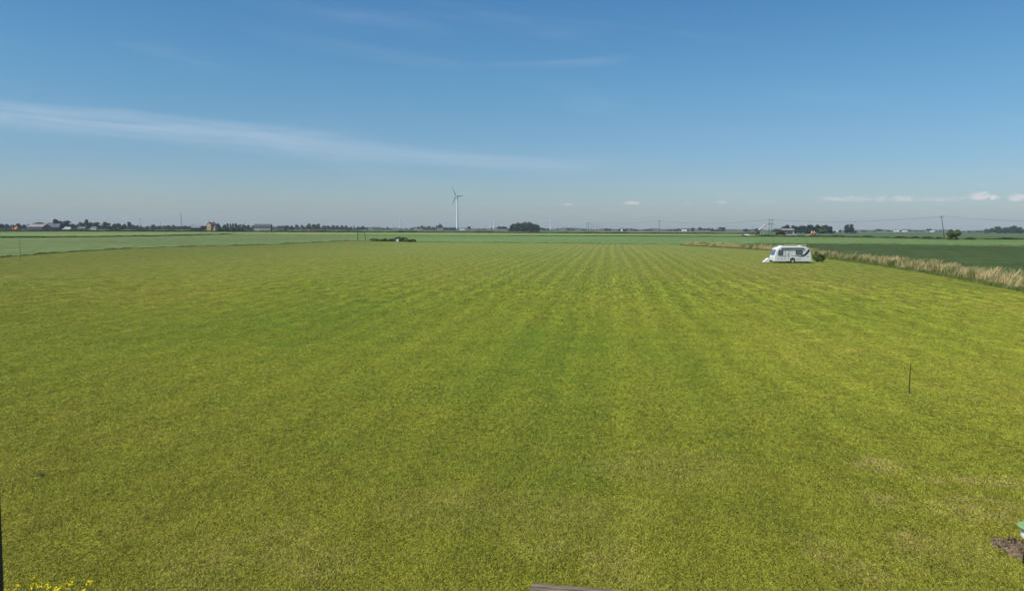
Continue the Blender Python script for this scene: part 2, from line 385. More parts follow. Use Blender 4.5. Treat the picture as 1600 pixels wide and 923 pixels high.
m_blade_shade = simple('blade_in_shade', (.07, .08, .09), .6, .2, .02)  # shadow side of the tall turbine's blades, put into their colour
m_grey = simple('grey_sheet', (.10, .10, .105), .6, .3)
m_lgrey = simple('pale_grey', (.19, .195, .20), .6, .3)
m_black = simple('black', (.02, .02, .022), .5, .4)
m_brick = simple('buff_brick', (.42, .30, .19), .85, .2, .2)
m_slate = simple('slate_roof', (.11, .085, .085), .7, .3)
m_orange = simple('orange_sheet', (.85, .16, .06), .6, .3, .05)
m_red = simple('red_paint', (.70, .07, .05), .5, .4, .05)
m_panel = simple('barn_panel', (.50, .45, .38), .8, .2, .25, .4)
m_cream = simple('cream_render', (.62, .58, .50), .8, .2)
m_pinkgrey = simple('asbestos_roof', (.27, .25, .24), .8, .2)
m_wire = simple('wire', (.10, .10, .11), .5, .4)
m_straw = simple('pale_stubble', (.36, .34, .25), .9, .1)
m_tyre = simple('tyre', (.02, .02, .02), .8, .2)
m_steel = simple('steel', (.55, .56, .58), .35, .5, .05, 3, .6)
m_glass, t, b = material('tinted_window', .12, .6)
P = t.new('ShaderNodeNewGeometry').outputs['Position']
t.put(b.inputs['Base Color'], t.mix(t.noise(P, 1.2, 2), (.05, .06, .075), (.20, .23, .27)))
m_frame = simple('dark_frame', (.035, .035, .04), .6, .3)
m_yel = simple('yellow_petals', (.78, .62, .02), .6, .2, .1, 40)
m_stem = simple('green_stem', (.12, .18, .04), .7, .2, .1, 20)
m_lid = simple('pale_green_lid', (.24, .38, .14), .5, .4, .05, 6)

# ------------------------------------------------------------------ the ground and its fields
HALF = 9000
def sheet(name, pts, z, mat, label=None):
    me = bpy.data.meshes.new(name); me.from_pydata([(p[0], p[1], z) for p in pts], [], [tuple(range(len(pts)))])
    me.materials.append(mat); me.update()
    import bmesh
    bm = bmesh.new(); bm.from_mesh(me)
    for f in bm.faces:
        if f.normal.z < 0: f.normal_flip()
    bmesh.ops.triangulate(bm, faces=bm.faces); bm.to_mesh(me); bm.free()
    o = obj(name, me); tag(o, label, None, None, 'structure'); return o
def slab(name, pts, z, mat, step=3.0, jit=.25, label=None):
    """a standing crop: its top surface and ragged edges down to the ground"""
    P_ = []
    n = len(pts)
    for i in range(n):
        a, b_ = Vector(pts[i][:2]), Vector(pts[(i+1) % n][:2]); L = (b_-a).length
        k = max(1, min(400, int(L/step)))
        for j in range(k):
            q = a.lerp(b_, j/k); s_ = jit if a.length < 500 else 0
            P_.append((q.x+rng.uniform(-s_, s_), q.y+rng.uniform(-s_, s_)))
    import bmesh
    bm = bmesh.new()
    top = [bm.verts.new((x, y, z*rng.uniform(.85, 1.15) if jit else z)) for x, y in P_]
    bot = [bm.verts.new((x, y, 0.0)) for x, y in P_]
    f = bm.faces.new(top); N = len(P_)
    for i in range(N): bm.faces.new((top[i], bot[i], bot[(i+1) % N], top[(i+1) % N]))
    bmesh.ops.recalc_face_normals(bm, faces=bm.faces)
    bmesh.ops.triangulate(bm, faces=[f])
    me = bpy.data.meshes.new(name); bm.to_mesh(me); bm.free(); me.materials.append(mat)
    o = obj(name, me); tag(o, label, None, None, 'structure'); return o

sheet('ground', [(-HALF, -200), (HALF, -200), (HALF, HALF), (-HALF, HALF)], -.02, m_plain)
bx = lambda px, py: tuple(G(px, py)[:2])
left_edge = [(-95, 20), bx(-60, 409), bx(0, 402.5), bx(100, 394.5), bx(200, 388.5), bx(300, 385.5), bx(400, 383), bx(470, 380), bx(545, 376.2)]
far_edge = [bx(600, 377), bx(650, 378.5), bx(800, 379.5), bx(950, 381), bx(1085, 382.3)]
right_edge = [bx(1130, 387), bx(1200, 392), bx(1285, 405), bx(1350, 414), bx(1430, 427), bx(1510, 443), bx(1600, 462), (40, 40), (38, 0)]
right_in = [(x+2.0, y) for x, y in right_edge]
MOWN = [(-95, -60)]+left_edge+far_edge+right_in+[(38, -60)]
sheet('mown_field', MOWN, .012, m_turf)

# the pale green crop beyond the mown field on the left and ahead
ab = lambda px, py: tuple(G(px, py)[:2])
cropline = [ab(1700, 370), ab(1160, 370.5), ab(800, 369), ab(560, 368), ab(360, 366.6), ab(300, 368), ab(240, 369.5), ab(100, 371), ab(-120, 371.5)]
slab('crop_field', [(-260, 60), (-97, 20)]+[(x-.3, y+.3) for x, y in left_edge[1:]]+[(x, y+1.5) for x, y in far_edge]+[ab(1150, 381), ab(1250, 381)]+[ab(1250, 371)]+cropline[1:]+[(-420, 160)], .08, m_crop, 3.0, .3)
slab('yellowing_field', [ab(1180, 369.2), ab(800, 368.5), ab(560, 367.5), ab(360, 366.1), ab(300, 366.8), ab(240, 368.6), ab(120, 370.2), ab(-120, 370.6),
      ab(-120, 365.5), ab(60, 363.4), ab(200, 362.6), ab(400, 363.2), ab(800, 364.6), ab(1180, 366.4)], .45, m_rape, 6.0, 1.0)
# right of the ditch
dk = [(x+5.0, y+1) for x, y in right_edge]
slab('potato_field', [(43, 0), (45, 40)]+list(reversed(dk[3:7]))+[(dk[2][0], dk[2][1]), ab(1262, 390), ab(1262, 383.2), ab(1400, 384), ab(1700, 388.5), (230, 100), (120, 30)], .45, m_dark, 3.0, .25)
sheet('far_field', [ab(-120, 362.9), ab(400, 363.4), ab(1180, 366.4), ab(1180, 364.6), ab(600, 361.3), ab(200, 359.0), ab(-120, 358.2)], .04, m_rough)
sheet('field_margin', [ab(1225, 383.6), ab(1400, 384.6), ab(1750, 389.5), ab(1750, 385.0), ab(1500, 382.4), ab(1225, 381.0)], .02, m_edge)
slab('light_green_field', [ab(1180, 381.5), ab(1400, 382.2), ab(1780, 386), ab(1780, 376), ab(1500, 375.4), ab(1330, 372.5), ab(1180, 371)], .35, m_light, 4.0, .4)
sheet('rough_grassland', [ab(1160, 374), ab(1500, 377.5), ab(1780, 378.5), ab(1780, 371.5), ab(1500, 369), ab(1160, 366.4)], .03, m_rough)
sheet('ditch_bank', [(x+1.9, y) for x, y in right_edge]+[(44, 0)]+[(x, y) for x, y in reversed(dk)], .02, m_rough)

# ------------------------------------------------------------------ foliage meshes
def leaf_quads(pts, size, r):
    n = len(pts); a = r.normal(size=(n, 3)); a /= np.linalg.norm(a, axis=1)[:, None]
    b_ = r.normal(size=(n, 3)); b_ -= a*(a*b_).sum(1)[:, None]; b_ /= np.linalg.norm(b_, axis=1)[:, None]
    s = (size*r.uniform(.6, 1.4, n))[:, None]
    V_ = np.stack([pts-a*s-b_*s*.7, pts+a*s-b_*s*.7, pts+a*s+b_*s*.7, pts-a*s+b_*s*.7], 1).reshape(-1, 3)
    Fc = np.arange(4*n).reshape(-1, 4)
    return V_, Fc
def crown_mesh(name, kind, seed, mat, nleaf=900, leaf=.028):
    r = np.random.RandomState(seed)
    lobes = []
    if kind == 'round':        # dense, foliage nearly to the ground
        for k in range(16):
            q = r.uniform(0, 6.28); e = r.uniform(0, 1); rad = .30*math.cos(e*1.2)
            lobes.append(((rad*math.cos(q), rad*math.sin(q), (.13+.64*e)), r.uniform(.15, .24)))
        lobes.append(((0, 0, .42), .32))
    elif kind == 'oak':
        for k in range(13):
            q = r.uniform(0, 6.28); e = r.uniform(0, 1); rad = r.uniform(.12, .34)*math.cos(e*1.1)
            lobes.append(((rad*math.cos(q), rad*math.sin(q), .40+.42*e), r.uniform(.11, .19)))
        lobes.append(((0, 0, .58), .22))
    elif kind == 'column':
        for k in range(14):
            zz = .08+.86*k/14; rad = .5*min(1, 4*(1-zz), zz*4)
            lobes.append(((r.uniform(-.12, .12), r.uniform(-.12, .12), zz), max(.12, rad*r.uniform(.75, .95))))
    elif kind == 'dome':
        for k in range(20):
            q = r.uniform(0, 6.28); rr = .40*math.sqrt(r.uniform(0, 1)); zt = math.sqrt(max(0, 1-(rr/.5)**2))
            lobes.append(((rr*math.cos(q), rr*math.sin(q), r.uniform(.15, .80)*zt), r.uniform(.12, .19)))
    pts = []
    zf = .55 if kind in ('column',) else 1.0
    tot = sum(l[1]**2 for l in lobes)
    for (c_, rad) in lobes:
        n = int(nleaf*rad*rad/tot); d = r.normal(size=(n, 3)); d /= np.linalg.norm(d, axis=1)[:, None]
        sr = rad*r.uniform(.72, 1.08, n)[:, None]
        p = np.array(c_)+d*sr*np.array([1, 1, .22 if kind == 'column' else .85])
        pts.append(p)
    pts = np.concatenate(pts); pts[:, 2] = np.clip(pts[:, 2], .02, None)
    V_, Fc = leaf_quads(pts, leaf, r)
    # ragged inner mass so that a thin crown is not hollow
    cores = []; cf = []
    base = len(V_)
    import bmesh
    for (c_, rad) in lobes:
        bm = bmesh.new(); bmesh.ops.create_icosphere(bm, subdivisions=1, radius=rad*.74)
        vv = [(v.co.x+c_[0], v.co.y+c_[1], max(.02, v.co.z*(.22 if kind == 'column' else .85)+c_[2])) for v in bm.verts]
        for f in bm.faces:
            a_ = [v.index for v in f.verts]; cf.append((a_[0]+base, a_[1]+base, a_[2]+base, a_[2]+base))
        cores += vv; base += len(vv); bm.free()
    me = bpy.data.meshes.new(name)
    allv = [tuple(v) for v in V_]+cores
    faces = [tuple(f) for f in Fc]+[f[:3] for f in cf]
    me.from_pydata(allv, [], faces); me.materials.append(mat)
    # fit to a unit box: 1 wide, 1 high
    co = np.array([v.co[:] for v in me.vertices]); 
    wx = max(np.ptp(co[:, 0]), np.ptp(co[:, 1])); zt = co[:, 2].max()
    co[:, :2] /= wx; co[:, 2] /= zt
    me.vertices.foreach_set('co', co.astype(np.float32).ravel()); me.update()
    return me
def trunk_mesh(name, kind):
    b_ = MB(); top = .6 if kind != 'column' else .85
    b_.tube([(0, 0, -.01), (.005, 0, .2), (-.005, .01, top)], [.035, .026, .010], 7)
    for k in range(4):
        q = k*1.6; b_.tube([(0, 0, .25+.05*k), (.16*math.cos(q), .16*math.sin(q), .5+.05*k)], [.014, .006], 5)
    me = bpy.data.meshes.new(name); me.from_pydata(b_.v, [], b_.f); me.materials.append(m_bark); return me
MATS = {'': m_leaf, 'd': m_leafd, 'l': m_leafl}
CR = {}
for kind in ('round', 'oak', 'column', 'dome'):
    for mk, mm in MATS.items():
        CR[kind+mk] = [crown_mesh('crown_'+kind, kind, 100*ord(kind[0])+s, mm) for s in range(3)]
TRK = {k: trunk_mesh('trunk_'+k, k) for k in ('round', 'oak', 'column', 'dome')}
cnt = [0]
def tree(px, top, wpx, d, kind, label, group=None, cat='tree', name='broadleaf_tree', parts_=True):
    cnt[0] += 1
    p = foot(px, d); h = at(px, top, d).z; wd = wpx*d/F*1.28
    root = empty(name, p, rng.uniform(0, 6.28)); tag(root, label, cat, group)
    base = kind.rstrip('dl') if kind not in CR or True else kind
    base = [k for k in ('round', 'oak', 'column', 'dome') if kind.startswith(k)][0]
    c_ = obj('crown', rng.choice(CR[kind]), root); c_.scale = (wd, wd*rng.uniform(.85, 1.1), h)
    t_ = obj('trunk', TRK[base], root); t_.scale = (min(wd, h*.8), min(wd, h*.8), h*.97)
    return root

# --- trees, left to right; (x, top, width, distance, kind)
ORD = ['leftmost', 'second from left', 'third from left', 'fourth from left', 'fifth from left', 'sixth from left', 'seventh from left', 'eighth from left']
ORDR = [o.replace('leftmost', 'rightmost').replace('left', 'right') if o != 'leftmost' else 'rightmost' for o in ORD]
def row(lst, label, group, **kw):
    xs = sorted(i[0] for i in lst); n = len(xs)
    for (px, top, w_, d, k) in lst:
        i = xs.index(px); o_ = ORD[i] if n <= 3 or i < (n+1)//2 else ORDR[n-1-i]
        if n == 2: o_ = ('left one', 'right one')[i]
        if n == 3 and i == 1: o_ = 'middle one'
        if n == 3 and i == 2: o_ = 'right one'
        tree(px, top, w_, d, k, label+', '+o_, group, **kw)
row([(2, 349.5, 9, 1500, 'roundd'), (11, 349.8, 9, 1500, 'round'), (20, 350.6, 7, 1520, 'round'), (29, 348.8, 11, 1500, 'roundd'), (38, 350.5, 8, 1500, 'roundd'), (46, 350, 9, 1560, 'round')],
    'low bluish tree in the row behind the small orange tent', 'trees behind the orange tent')
tree(62, 346.8, 18, 1600, 'dome', 'broad low tree rising behind the left half of the grey farm shed roofs')
tree(76, 347.6, 14, 1600, 'dome', 'rounded tree behind the right end of the grey farm shed roofs')
tree(89, 341.6, 14, 1450, 'oakd', 'tall dark tree with a knobbly crown just left above the white lorry')
tree(104, 343.8, 17, 1430, 'roundd', 'dark round tree standing directly behind the white lorry')
row([(114, 349.5, 9, 1500, 'roundd'), (121, 350, 9, 1500, 'round')], 'small dark tree between the white lorry and the bungalows', 'small trees right of the lorry')
tree(128, 346.6, 12, 1480, 'round', 'mid-sized tree just left of the pointed tree in the farm wood')
tree(136, 342.3, 7, 1470, 'oak', 'pointed pale tree sticking up above the farm wood right of the lorry')
row([(142, 346.8, 10, 1500, 'roundd'), (150, 346.6, 14, 1500, 'roundd')], 'dense dark tree between the pointed tree and the grey-green dome', 'dark trees of the farm wood')
tree(165, 346.2, 18, 1420, 'dome', 'large grey-green domed tree in the middle of the farm wood')
row([(178, 349, 10, 1480, 'roundd'), (187, 348.4, 9, 1480, 'round'), (194, 349.5, 8, 1480, 'roundd')], 'dark tree at the right end of the farm wood', 'trees at the right end of the farm wood')
tree(202, 346.2, 7, 1500, 'oak', 'slim upright tree standing clear left of the lattice mast')
row([(208, 351, 7, 1500, 'round'), (214, 351.3, 8, 1500, 'round'), (220, 352, 5, 1500, 'round'), (230, 353, 5, 1500, 'round')], 'low shrubby tree at the foot of the lattice mast', 'low trees at the mast')
row([(239, 350.6, 10, 1650, 'round'), (249, 352.3, 9, 1700, 'round'), (256, 352.1, 9, 1700, 'roundl'), (264, 351.6, 9, 1700, 'round'), (271, 351.0, 9, 1700, 'round'), (278, 353, 7, 1700, 'round'), (288, 352, 9, 1700, 'round'), (295, 353.5, 8, 1700, 'round')],
    'low bluish tree along the hedge line below the grey turbine', 'trees below the grey turbine')
tree(317, 354.8, 4, 1300, 'roundd', 'tiny dark bush just left of the brick farmhouse', name='bush', cat='bush')
tree(340, 348.6, 9, 1250, 'round', 'blue-green tree right behind the chimney end of the farmhouse')
tree(340, 352.5, 6, 1080, 'roundd', 'dark shrub at the right wall of the brick farmhouse', name='bush', cat='bush')
tree(351, 350.4, 6, 1500, 'oak', 'small round tree between the farmhouse and the poplars')
row([(355.5, 348.4, 4.5, 1600, 'column'), (360.3, 348.9, 3.2, 1600, 'column'), (364.2, 348.6, 4.2, 1600, 'column'), (368.6, 348.2, 4.2, 1600, 'column')], 'upright poplar in the row of four right of the farmhouse', 'four poplars', name='poplar')
row([(374, 350, 8, 1650, 'round'), (381, 350.2, 8, 1650, 'round'), (388, 351, 7, 1650, 'round'), (395, 352, 7, 1650, 'round')], 'hazy tree between the poplars and the long barn', 'trees between poplars and barn')
row([(347, 356, 8, 1100, 'round'), (356, 356, 9, 1100, 'roundd'), (365, 355.8, 7, 1100, 'roundd'), (372, 356.5, 6, 1100, 'roundd'), (379, 357, 6, 1100, 'roundd'), (393, 357, 2.5, 1100, 'roundd')], 'dark garden bush in front of the poplars', 'garden bushes', name='bush', cat='bush')
row([(449, 351.8, 8, 1900, 'round'), (456, 352.2, 7, 1900, 'round'), (464, 350.3, 7, 2000, 'round'), (473, 351.2, 8, 2000, 'round')], 'hazy tree between the long barn and the flat-topped wood', 'trees right of the barn')
row([(481.5, 348.8, 9, 1900, 'round'), (489.5, 349.8, 9, 1900, 'round'), (496.5, 349.1, 9, 1900, 'round')], 'tree of the taller flat-topped wood above the black shed', 'wood above the black shed')
row([(506, 352, 8, 2100, 'round'), (513, 351.9, 7, 2100, 'round'), (520, 351.5, 7, 2100, 'round'), (527, 351.9, 7, 2100, 'round'), (534, 351.8, 7, 2100, 'round'), (541, 352.1, 8, 2100, 'round'), (548, 354, 7, 2100, 'round')],
    'tree in the even row right of the black shed', 'even row of trees')
tree(553.4, 352.0, 1.8, 2000, 'columnd', 'single thin upright tree between the even tree row and the small round group', name='poplar')
row([(560, 354, 6.5, 2100, 'round'), (566, 352.9, 8, 2100, 'round')], 'rounded tree of the pair above the timber frame', 'pair of trees above the frame')
row([(586, 356.6, 6, 2800, 'round'), (592, 356.0, 7, 2800, 'round'), (599, 356, 7, 2800, 'round'), (605.5, 354.6, 5, 2800, 'roundd'), (611, 356.3, 5, 2800, 'round'), (626, 356.8, 4, 2800, 'round'), (635, 356.6, 4, 2800, 'round')],
    'low far tree on the skyline by the three faint turbines', 'low skyline trees by the faint turbines')
row([(644, 356.2, 5, 2500, 'round'), (654.5, 353.8, 5, 2500, 'oak'), (659.5, 352.4, 6, 2500, 'oak'), (664.5, 353.8, 6, 2500, 'round'), (670.5, 353, 9, 2500, 'round'), (677, 354, 7, 2500, 'round')],
    'tree in the hazy clump left of the tall white turbine', 'clump left of the tall turbine')
tree(682, 351.6, 2.6, 2450, 'column', 'thin upright tree in the clump left of the tall turbine', name='poplar')
tree(687.3, 349.6, 7.5, 2450, 'oak', 'tallest tree of the hazy clump left of the tall white turbine')
row([(697, 355.3, 9, 2300, 'roundd'), (704, 355.6, 8, 2300, 'roundd'), (710, 355.4, 7, 2300, 'roundd'), (722, 356.4, 5, 2400, 'round')], 'low dark tree at the foot of the tall white turbine', 'low trees at the turbine foot')
tree(733, 353.6, 6, 2300, 'oak', 'small round tree right of the white buildings by the tall turbine')
row([(748, 357, 6, 2900, 'round'), (756, 356.6, 7, 2900, 'round'), (767.5, 355.6, 2.5, 2500, 'roundd')], 'tiny hazy tree on the skyline left of the twin turbines', 'tiny trees left of the twin turbines')
row([(780.5, 353.4, 7, 2300, 'oak'), (788, 353.5, 8, 2300, 'oak')], 'pale round tree just left of the big round copse', 'two trees left of the copse')
# the copse: one tree beside another
cops = [(799, 351.5, 9, 1580, 'roundd'), (802, 349, 8, 1600, 'roundd'), (807, 348.4, 11, 1590, 'round'), (812, 347.2, 12, 1610, 'round'), (818, 346.2, 13, 1600, 'round'), (824, 346.0, 13, 1590, 'round'),
        (829, 347.3, 12, 1610, 'round'), (834, 349, 9, 1600, 'roundd'), (838, 349.6, 8, 1620, 'roundd'), (841, 350.8, 7.5, 1590, 'roundd'), (815, 352, 12, 1560, 'roundd'), (826, 352, 12, 1560, 'roundd'), (806, 353, 10, 1555, 'roundd'), (835, 353, 10, 1560, 'roundd')]
row(cops, 'tree packed into the round dark copse in mid skyline', 'round copse')
row([(848, 355.6, 9, 2400, 'round'), (855, 357, 5, 2400, 'round'), (871.5, 356.2, 2, 2500, 'column'), (889, 356.6, 7, 3000, 'round'), (896, 357, 6, 3000, 'round')], 'low hazy tree between the copse and the row of double poles', 'low trees right of the copse')
row([(912, 357.2, 6, 3000, 'round'), (947, 356.6, 7, 2400, 'roundd'), (952, 357.3, 6, 2400, 'round'), (980, 357.3, 3.5, 2400, 'round'), (986.5, 356.9, 4, 2500, 'round'), (993, 357.6, 7, 2500, 'roundd'), (1008, 357.9, 8, 3000, 'round'), (1016, 358, 8, 3000, 'round'), (1046, 358.2, 7, 3000, 'round')],
    'low hazy tree near the small white gabled barn', 'low trees by the white gabled barn')
row([(1054, 357.4, 5, 2600, 'round'), (1061, 356.8, 9, 2600, 'round'), (1074.5, 358.2, 5, 2600, 'roundd')], 'low tree just right of the single pole', 'low trees right of the single pole')
tree(1082.3, 355.2, 5, 2300, 'round', 'narrow upright tree between the single pole and the round-headed tree')
tree(1094.2, 355.0, 8, 2300, 'oak', 'round-headed tree on a visible trunk, second clear tree right of the single pole')
row([(1101, 356.5, 6, 2300, 'oak'), (1107.5, 356.2, 6, 2300, 'oak'), (1113, 356, 3.5, 2250, 'roundd'), (1117, 358.4, 10, 2300, 'roundd')], 'small tree left of the wide isolated tree', 'small trees left of the wide tree')
tree(1128, 354.6, 14, 2200, 'dome', 'wide rounded grey tree left of the red and white conveyor')
tree(1166, 357.3, 13, 1900, 'dome', 'low domed tree just left of the red and white conveyor')
tree(1182.5, 356.6, 10, 1900, 'round', 'dark low tree behind the red and white conveyor')
tree(1212, 357, 12, 1500, 'roundl', 'pale tree behind the yellow-green bush near the double pole')
row([(1226, 352.6, 12, 1250, 'roundd'), (1231, 350.6, 9, 1250, 'roundd'), (1239, 351.6, 12, 1250, 'round'), (1246, 353, 12, 1240, 'roundd'), (1253, 352.2, 12, 1250, 'roundd')], 'dark tree of the wood directly behind the long grey barn', 'wood behind the grey barn')
row([(1258, 352.0, 13, 1180, 'roundd'), (1266, 350.6, 16, 1170, 'roundd'), (1270, 353.5, 12, 1150, 'roundd')], 'large dark tree right behind the orange loader', 'dark trees behind the loader')
row([(1277, 350.2, 9, 1250, 'round'), (1283, 352.2, 12, 1250, 'round')], 'lighter tree in the gap behind the two dark tree masses', 'lighter trees in the gap')
row([(1289, 351.0, 16, 1180, 'round'), (1294, 353, 14, 1160, 'roundd'), (1286, 355, 12, 1150, 'round')], 'big rounded tree at the right end of the wood', 'right end of the wood')
tree(1323, 349.6, 8.5, 1350, 'roundd', 'left one of two dark upright trees standing alone side by side')
tree(1330.5, 349.4, 7.5, 1350, 'roundd', 'right one of two dark upright trees standing alone side by side')
tree(1327, 354, 9, 1340, 'roundd', 'dark shrub filling the gap between the two lone upright trees', name='bush', cat='bush')
tree(1336.6, 360.2, 5, 1250, 'roundd', 'small dark round bush right of the two upright trees', name='bush', cat='bush')
tree(1312.5, 358.7, 3.2, 1500, 'roundd', 'small tree by the low white building left of the two upright trees')
row([(1304, 360, 5, 1700, 'round'), (1349, 359.2, 5, 2600, 'round'), (1353.5, 359.8, 5, 2600, 'round'), (1365.5, 360.5, 5, 2600, 'round')], 'low hazy tree right of the two lone upright trees', 'low trees right of the upright pair')
tree(1373.5, 357.6, 9, 2200, 'oak', 'lone shrubby dark tree right of the upright pair')
row([(1388, 359, 9, 3600, 'round'), (1398, 359.2, 10, 3600, 'round'), (1409, 359.3, 10, 3600, 'round'), (1420, 359.1, 10, 3600, 'round'), (1432, 360, 9, 3600, 'round'), (1441, 360.3, 7, 3600, 'round')], 'far bluish tree above the white glasshouses', 'far trees above the glasshouses')
tree(1451.5, 356.9, 6, 2500, 'oak', 'tall far tree left of the leaning pole')
row([(1462, 361, 4, 2500, 'round'), (1469, 361, 5, 2500, 'round'), (1505, 361.5, 5, 2400, 'round'), (1514, 361, 5, 2200, 'roundd'), (1520, 361.6, 5, 2200, 'round'), (1527, 360.4, 6, 2200, 'round'), (1533, 361.4, 5, 2200, 'roundd')], 'low tree on the skyline near the elder bush', 'low skyline trees by the elder bush')
row([(1542, 357.4, 9, 1800, 'round'), (1549, 355.6, 9, 1800, 'round'), (1558.5, 353.2, 9, 1800, 'oak'), (1564, 357, 9, 1780, 'round'), (1571, 354.8, 12, 1800, 'round'), (1579, 353.6, 10, 1800, 'round'), (1585, 352, 11, 1800, 'round'), (1593, 354.3, 11, 1800, 'round'), (1601, 356.6, 10, 1800, 'round'), (1609, 354, 12, 1800, 'round'), (1555, 358, 10, 1770, 'roundd'), (1590, 358, 14, 1770, 'roundd'), (1574, 358.6, 12, 1770, 'roundd')],
    'tree of the wood at the right edge of the skyline', 'wood at the right edge')
# bush by the leaning pole and the one in front of the barn: nearer, finer leaves
def big_bush(px, base, top, wpx, seed, mat, label, n=5200):
    g = G(px, base); d = g.y; h = at(px, top, d).z; wd = wpx*d/F
    root = empty('bush', (g.x, g.y, 0)); tag(root, label, 'bush')
    me = crown_mesh('crown', 'dome', seed, mat, n, .017)
    c_ = obj('crown', me, root); c_.scale = (wd, wd*.9, h)
    t_ = obj('stem', TRK['dome'], root); t_.scale = (wd*.6, wd*.6, h*.8)
big_bush(1489, 375.8, 357.8, 26, 5, m_elder, 'large yellow-green elder bush at the foot of the leaning pole')
big_bush(1219, 367.2, 357.6, 20, 8, m_elder, 'yellow-green bush in front of the long grey barn')

# far skyline wood, one mass
def strip_leaves(name, path, hfun, n, leaf, mat, label, cat, width=8.0, seed=3, kind='stuff'):
    r = np.random.RandomState(seed)
    P_ = np.array([(p[0], p[1]) for p in path]); seg = np.linalg.norm(np.diff(P_, axis=0), axis=1); cum = np.concatenate([[0], np.cumsum(seg)])
    s = r.uniform(0, cum[-1], n); x = np.interp(s, cum, P_[:, 0]); y = np.interp(s, cum, P_[:, 1])
    H = np.maximum(hfun(s), .02); z = H*np.sqrt(r.uniform(0, 1, n)); y = y+r.uniform(-.5, .5, n)*width; x = x+r.uniform(-.5, .5, n)*min(width, 2)
    V_, Fc = leaf_quads(np.stack([x, y, z], 1), leaf, r)
    V_[:, 2] = np.maximum(V_[:, 2], 0.0)
    o = obj(name, mesh_np(name, V_, Fc, mat)); tag(o, label, cat, None, kind); return o
def wavy(lo, hi, fr, seed):
    r = np.random.RandomState(seed); ph = r.uniform(0, 6.28, 8); fq = fr*r.uniform(.4, 3, 8)
    return lambda s: lo+(hi-lo)*np.clip(.5+sum(np.sin(s*f_+p_) for f_, p_ in zip(fq, ph))/5, 0, 1)
strip_leaves('distant_woodland', [foot(-80, 5200), foot(1700, 5200)], wavy(3, 13, 1/60, 1), 26000, 2.2, m_leaf, 'hazy line of far-off woodland along the whole horizon', 'woodland', 30, 1)
strip_leaves('distant_woodland', [foot(-80, 3300), foot(560, 3300)], wavy(1, 9, 1/45, 2), 7000, 1.8, m_leaf, 'nearer band of woodland along the left horizon', 'woodland', 20, 2)

strip_leaves('distant_woodland', [foot(-80, 1750), foot(335, 1750)], wavy(1.5, 8, 1/30, 4), 13000, 1.2, m_leaf, 'low dark scrub filling the gaps under the left farm trees', 'woodland', 14, 5)
strip_leaves('distant_woodland', [foot(345, 2500), foot(575, 2500)], wavy(2, 7, 1/40, 6), 6000, 1.3, m_leaf, 'low hazy scrub behind the barn and the even tree row', 'woodland', 14, 6)
# dark hedge and bank crossing the plain
def hedge(name, path, h0, h1, label, seed, n, leaf=.5, width=3.0, mat=None, cat='hedge'):
    o = strip_leaves(name, path, wavy(h0, h1, 1/9, seed), n, leaf, mat or m_hedge, label, cat, width, seed, None); return o
hp = [foot(-120, 860), foot(200, 880), foot(800, 860), foot(1180, 850)]
hedge('hedge', hp, 1.1, 1.9, 'long low dark hedge crossing the plain behind the yellowing field', 21, 42000, .45, 4)
hedge('hedge', [G(1160, 369.6), G(1300, 370), G(1420, 372.6), G(1510, 375.6), G(1580, 374.6), G(1720, 377)], .2, 1.3, 'ragged dark ditch-side hedge line crossing from the double pole to the elder bush', 23, 12000, .28, 2.5)
hedge('hedge', [G(-60, 372.4), G(60, 371.8), G(180, 370.2), G(260, 369.0), G(300, 367.6), G(350, 366.2), G(420, 366)], -.1, .7, 'thin dark weedy field boundary on the left below the orange tent', 24, 6000, .2, 2.5)

# weeds along the crop edges
def line_weeds(name, path, h0, h1, n, leaf, seed, label, width=1.0, mat=None):
    return strip_leaves(name, path, wavy(h0, h1, 1/2.2, seed), n, leaf, mat or m_weed, label, 'weeds', width, seed)
line_weeds('edge_weeds', [Vector(p) for p in left_edge[1:]]+[Vector(p) for p in far_edge], .0, .34, 15000, .055, 31, 'dark weedy fringe where the mown grass meets the pale green crop', .9, m_weed)
line_weeds('edge_weeds', [G(1290, 383.4), G(1400, 384.4), G(1700, 389)], .2, .7, 7000, .09, 33, 'pale grassy fringe behind the dark green crop field', 1.2, m_edge)

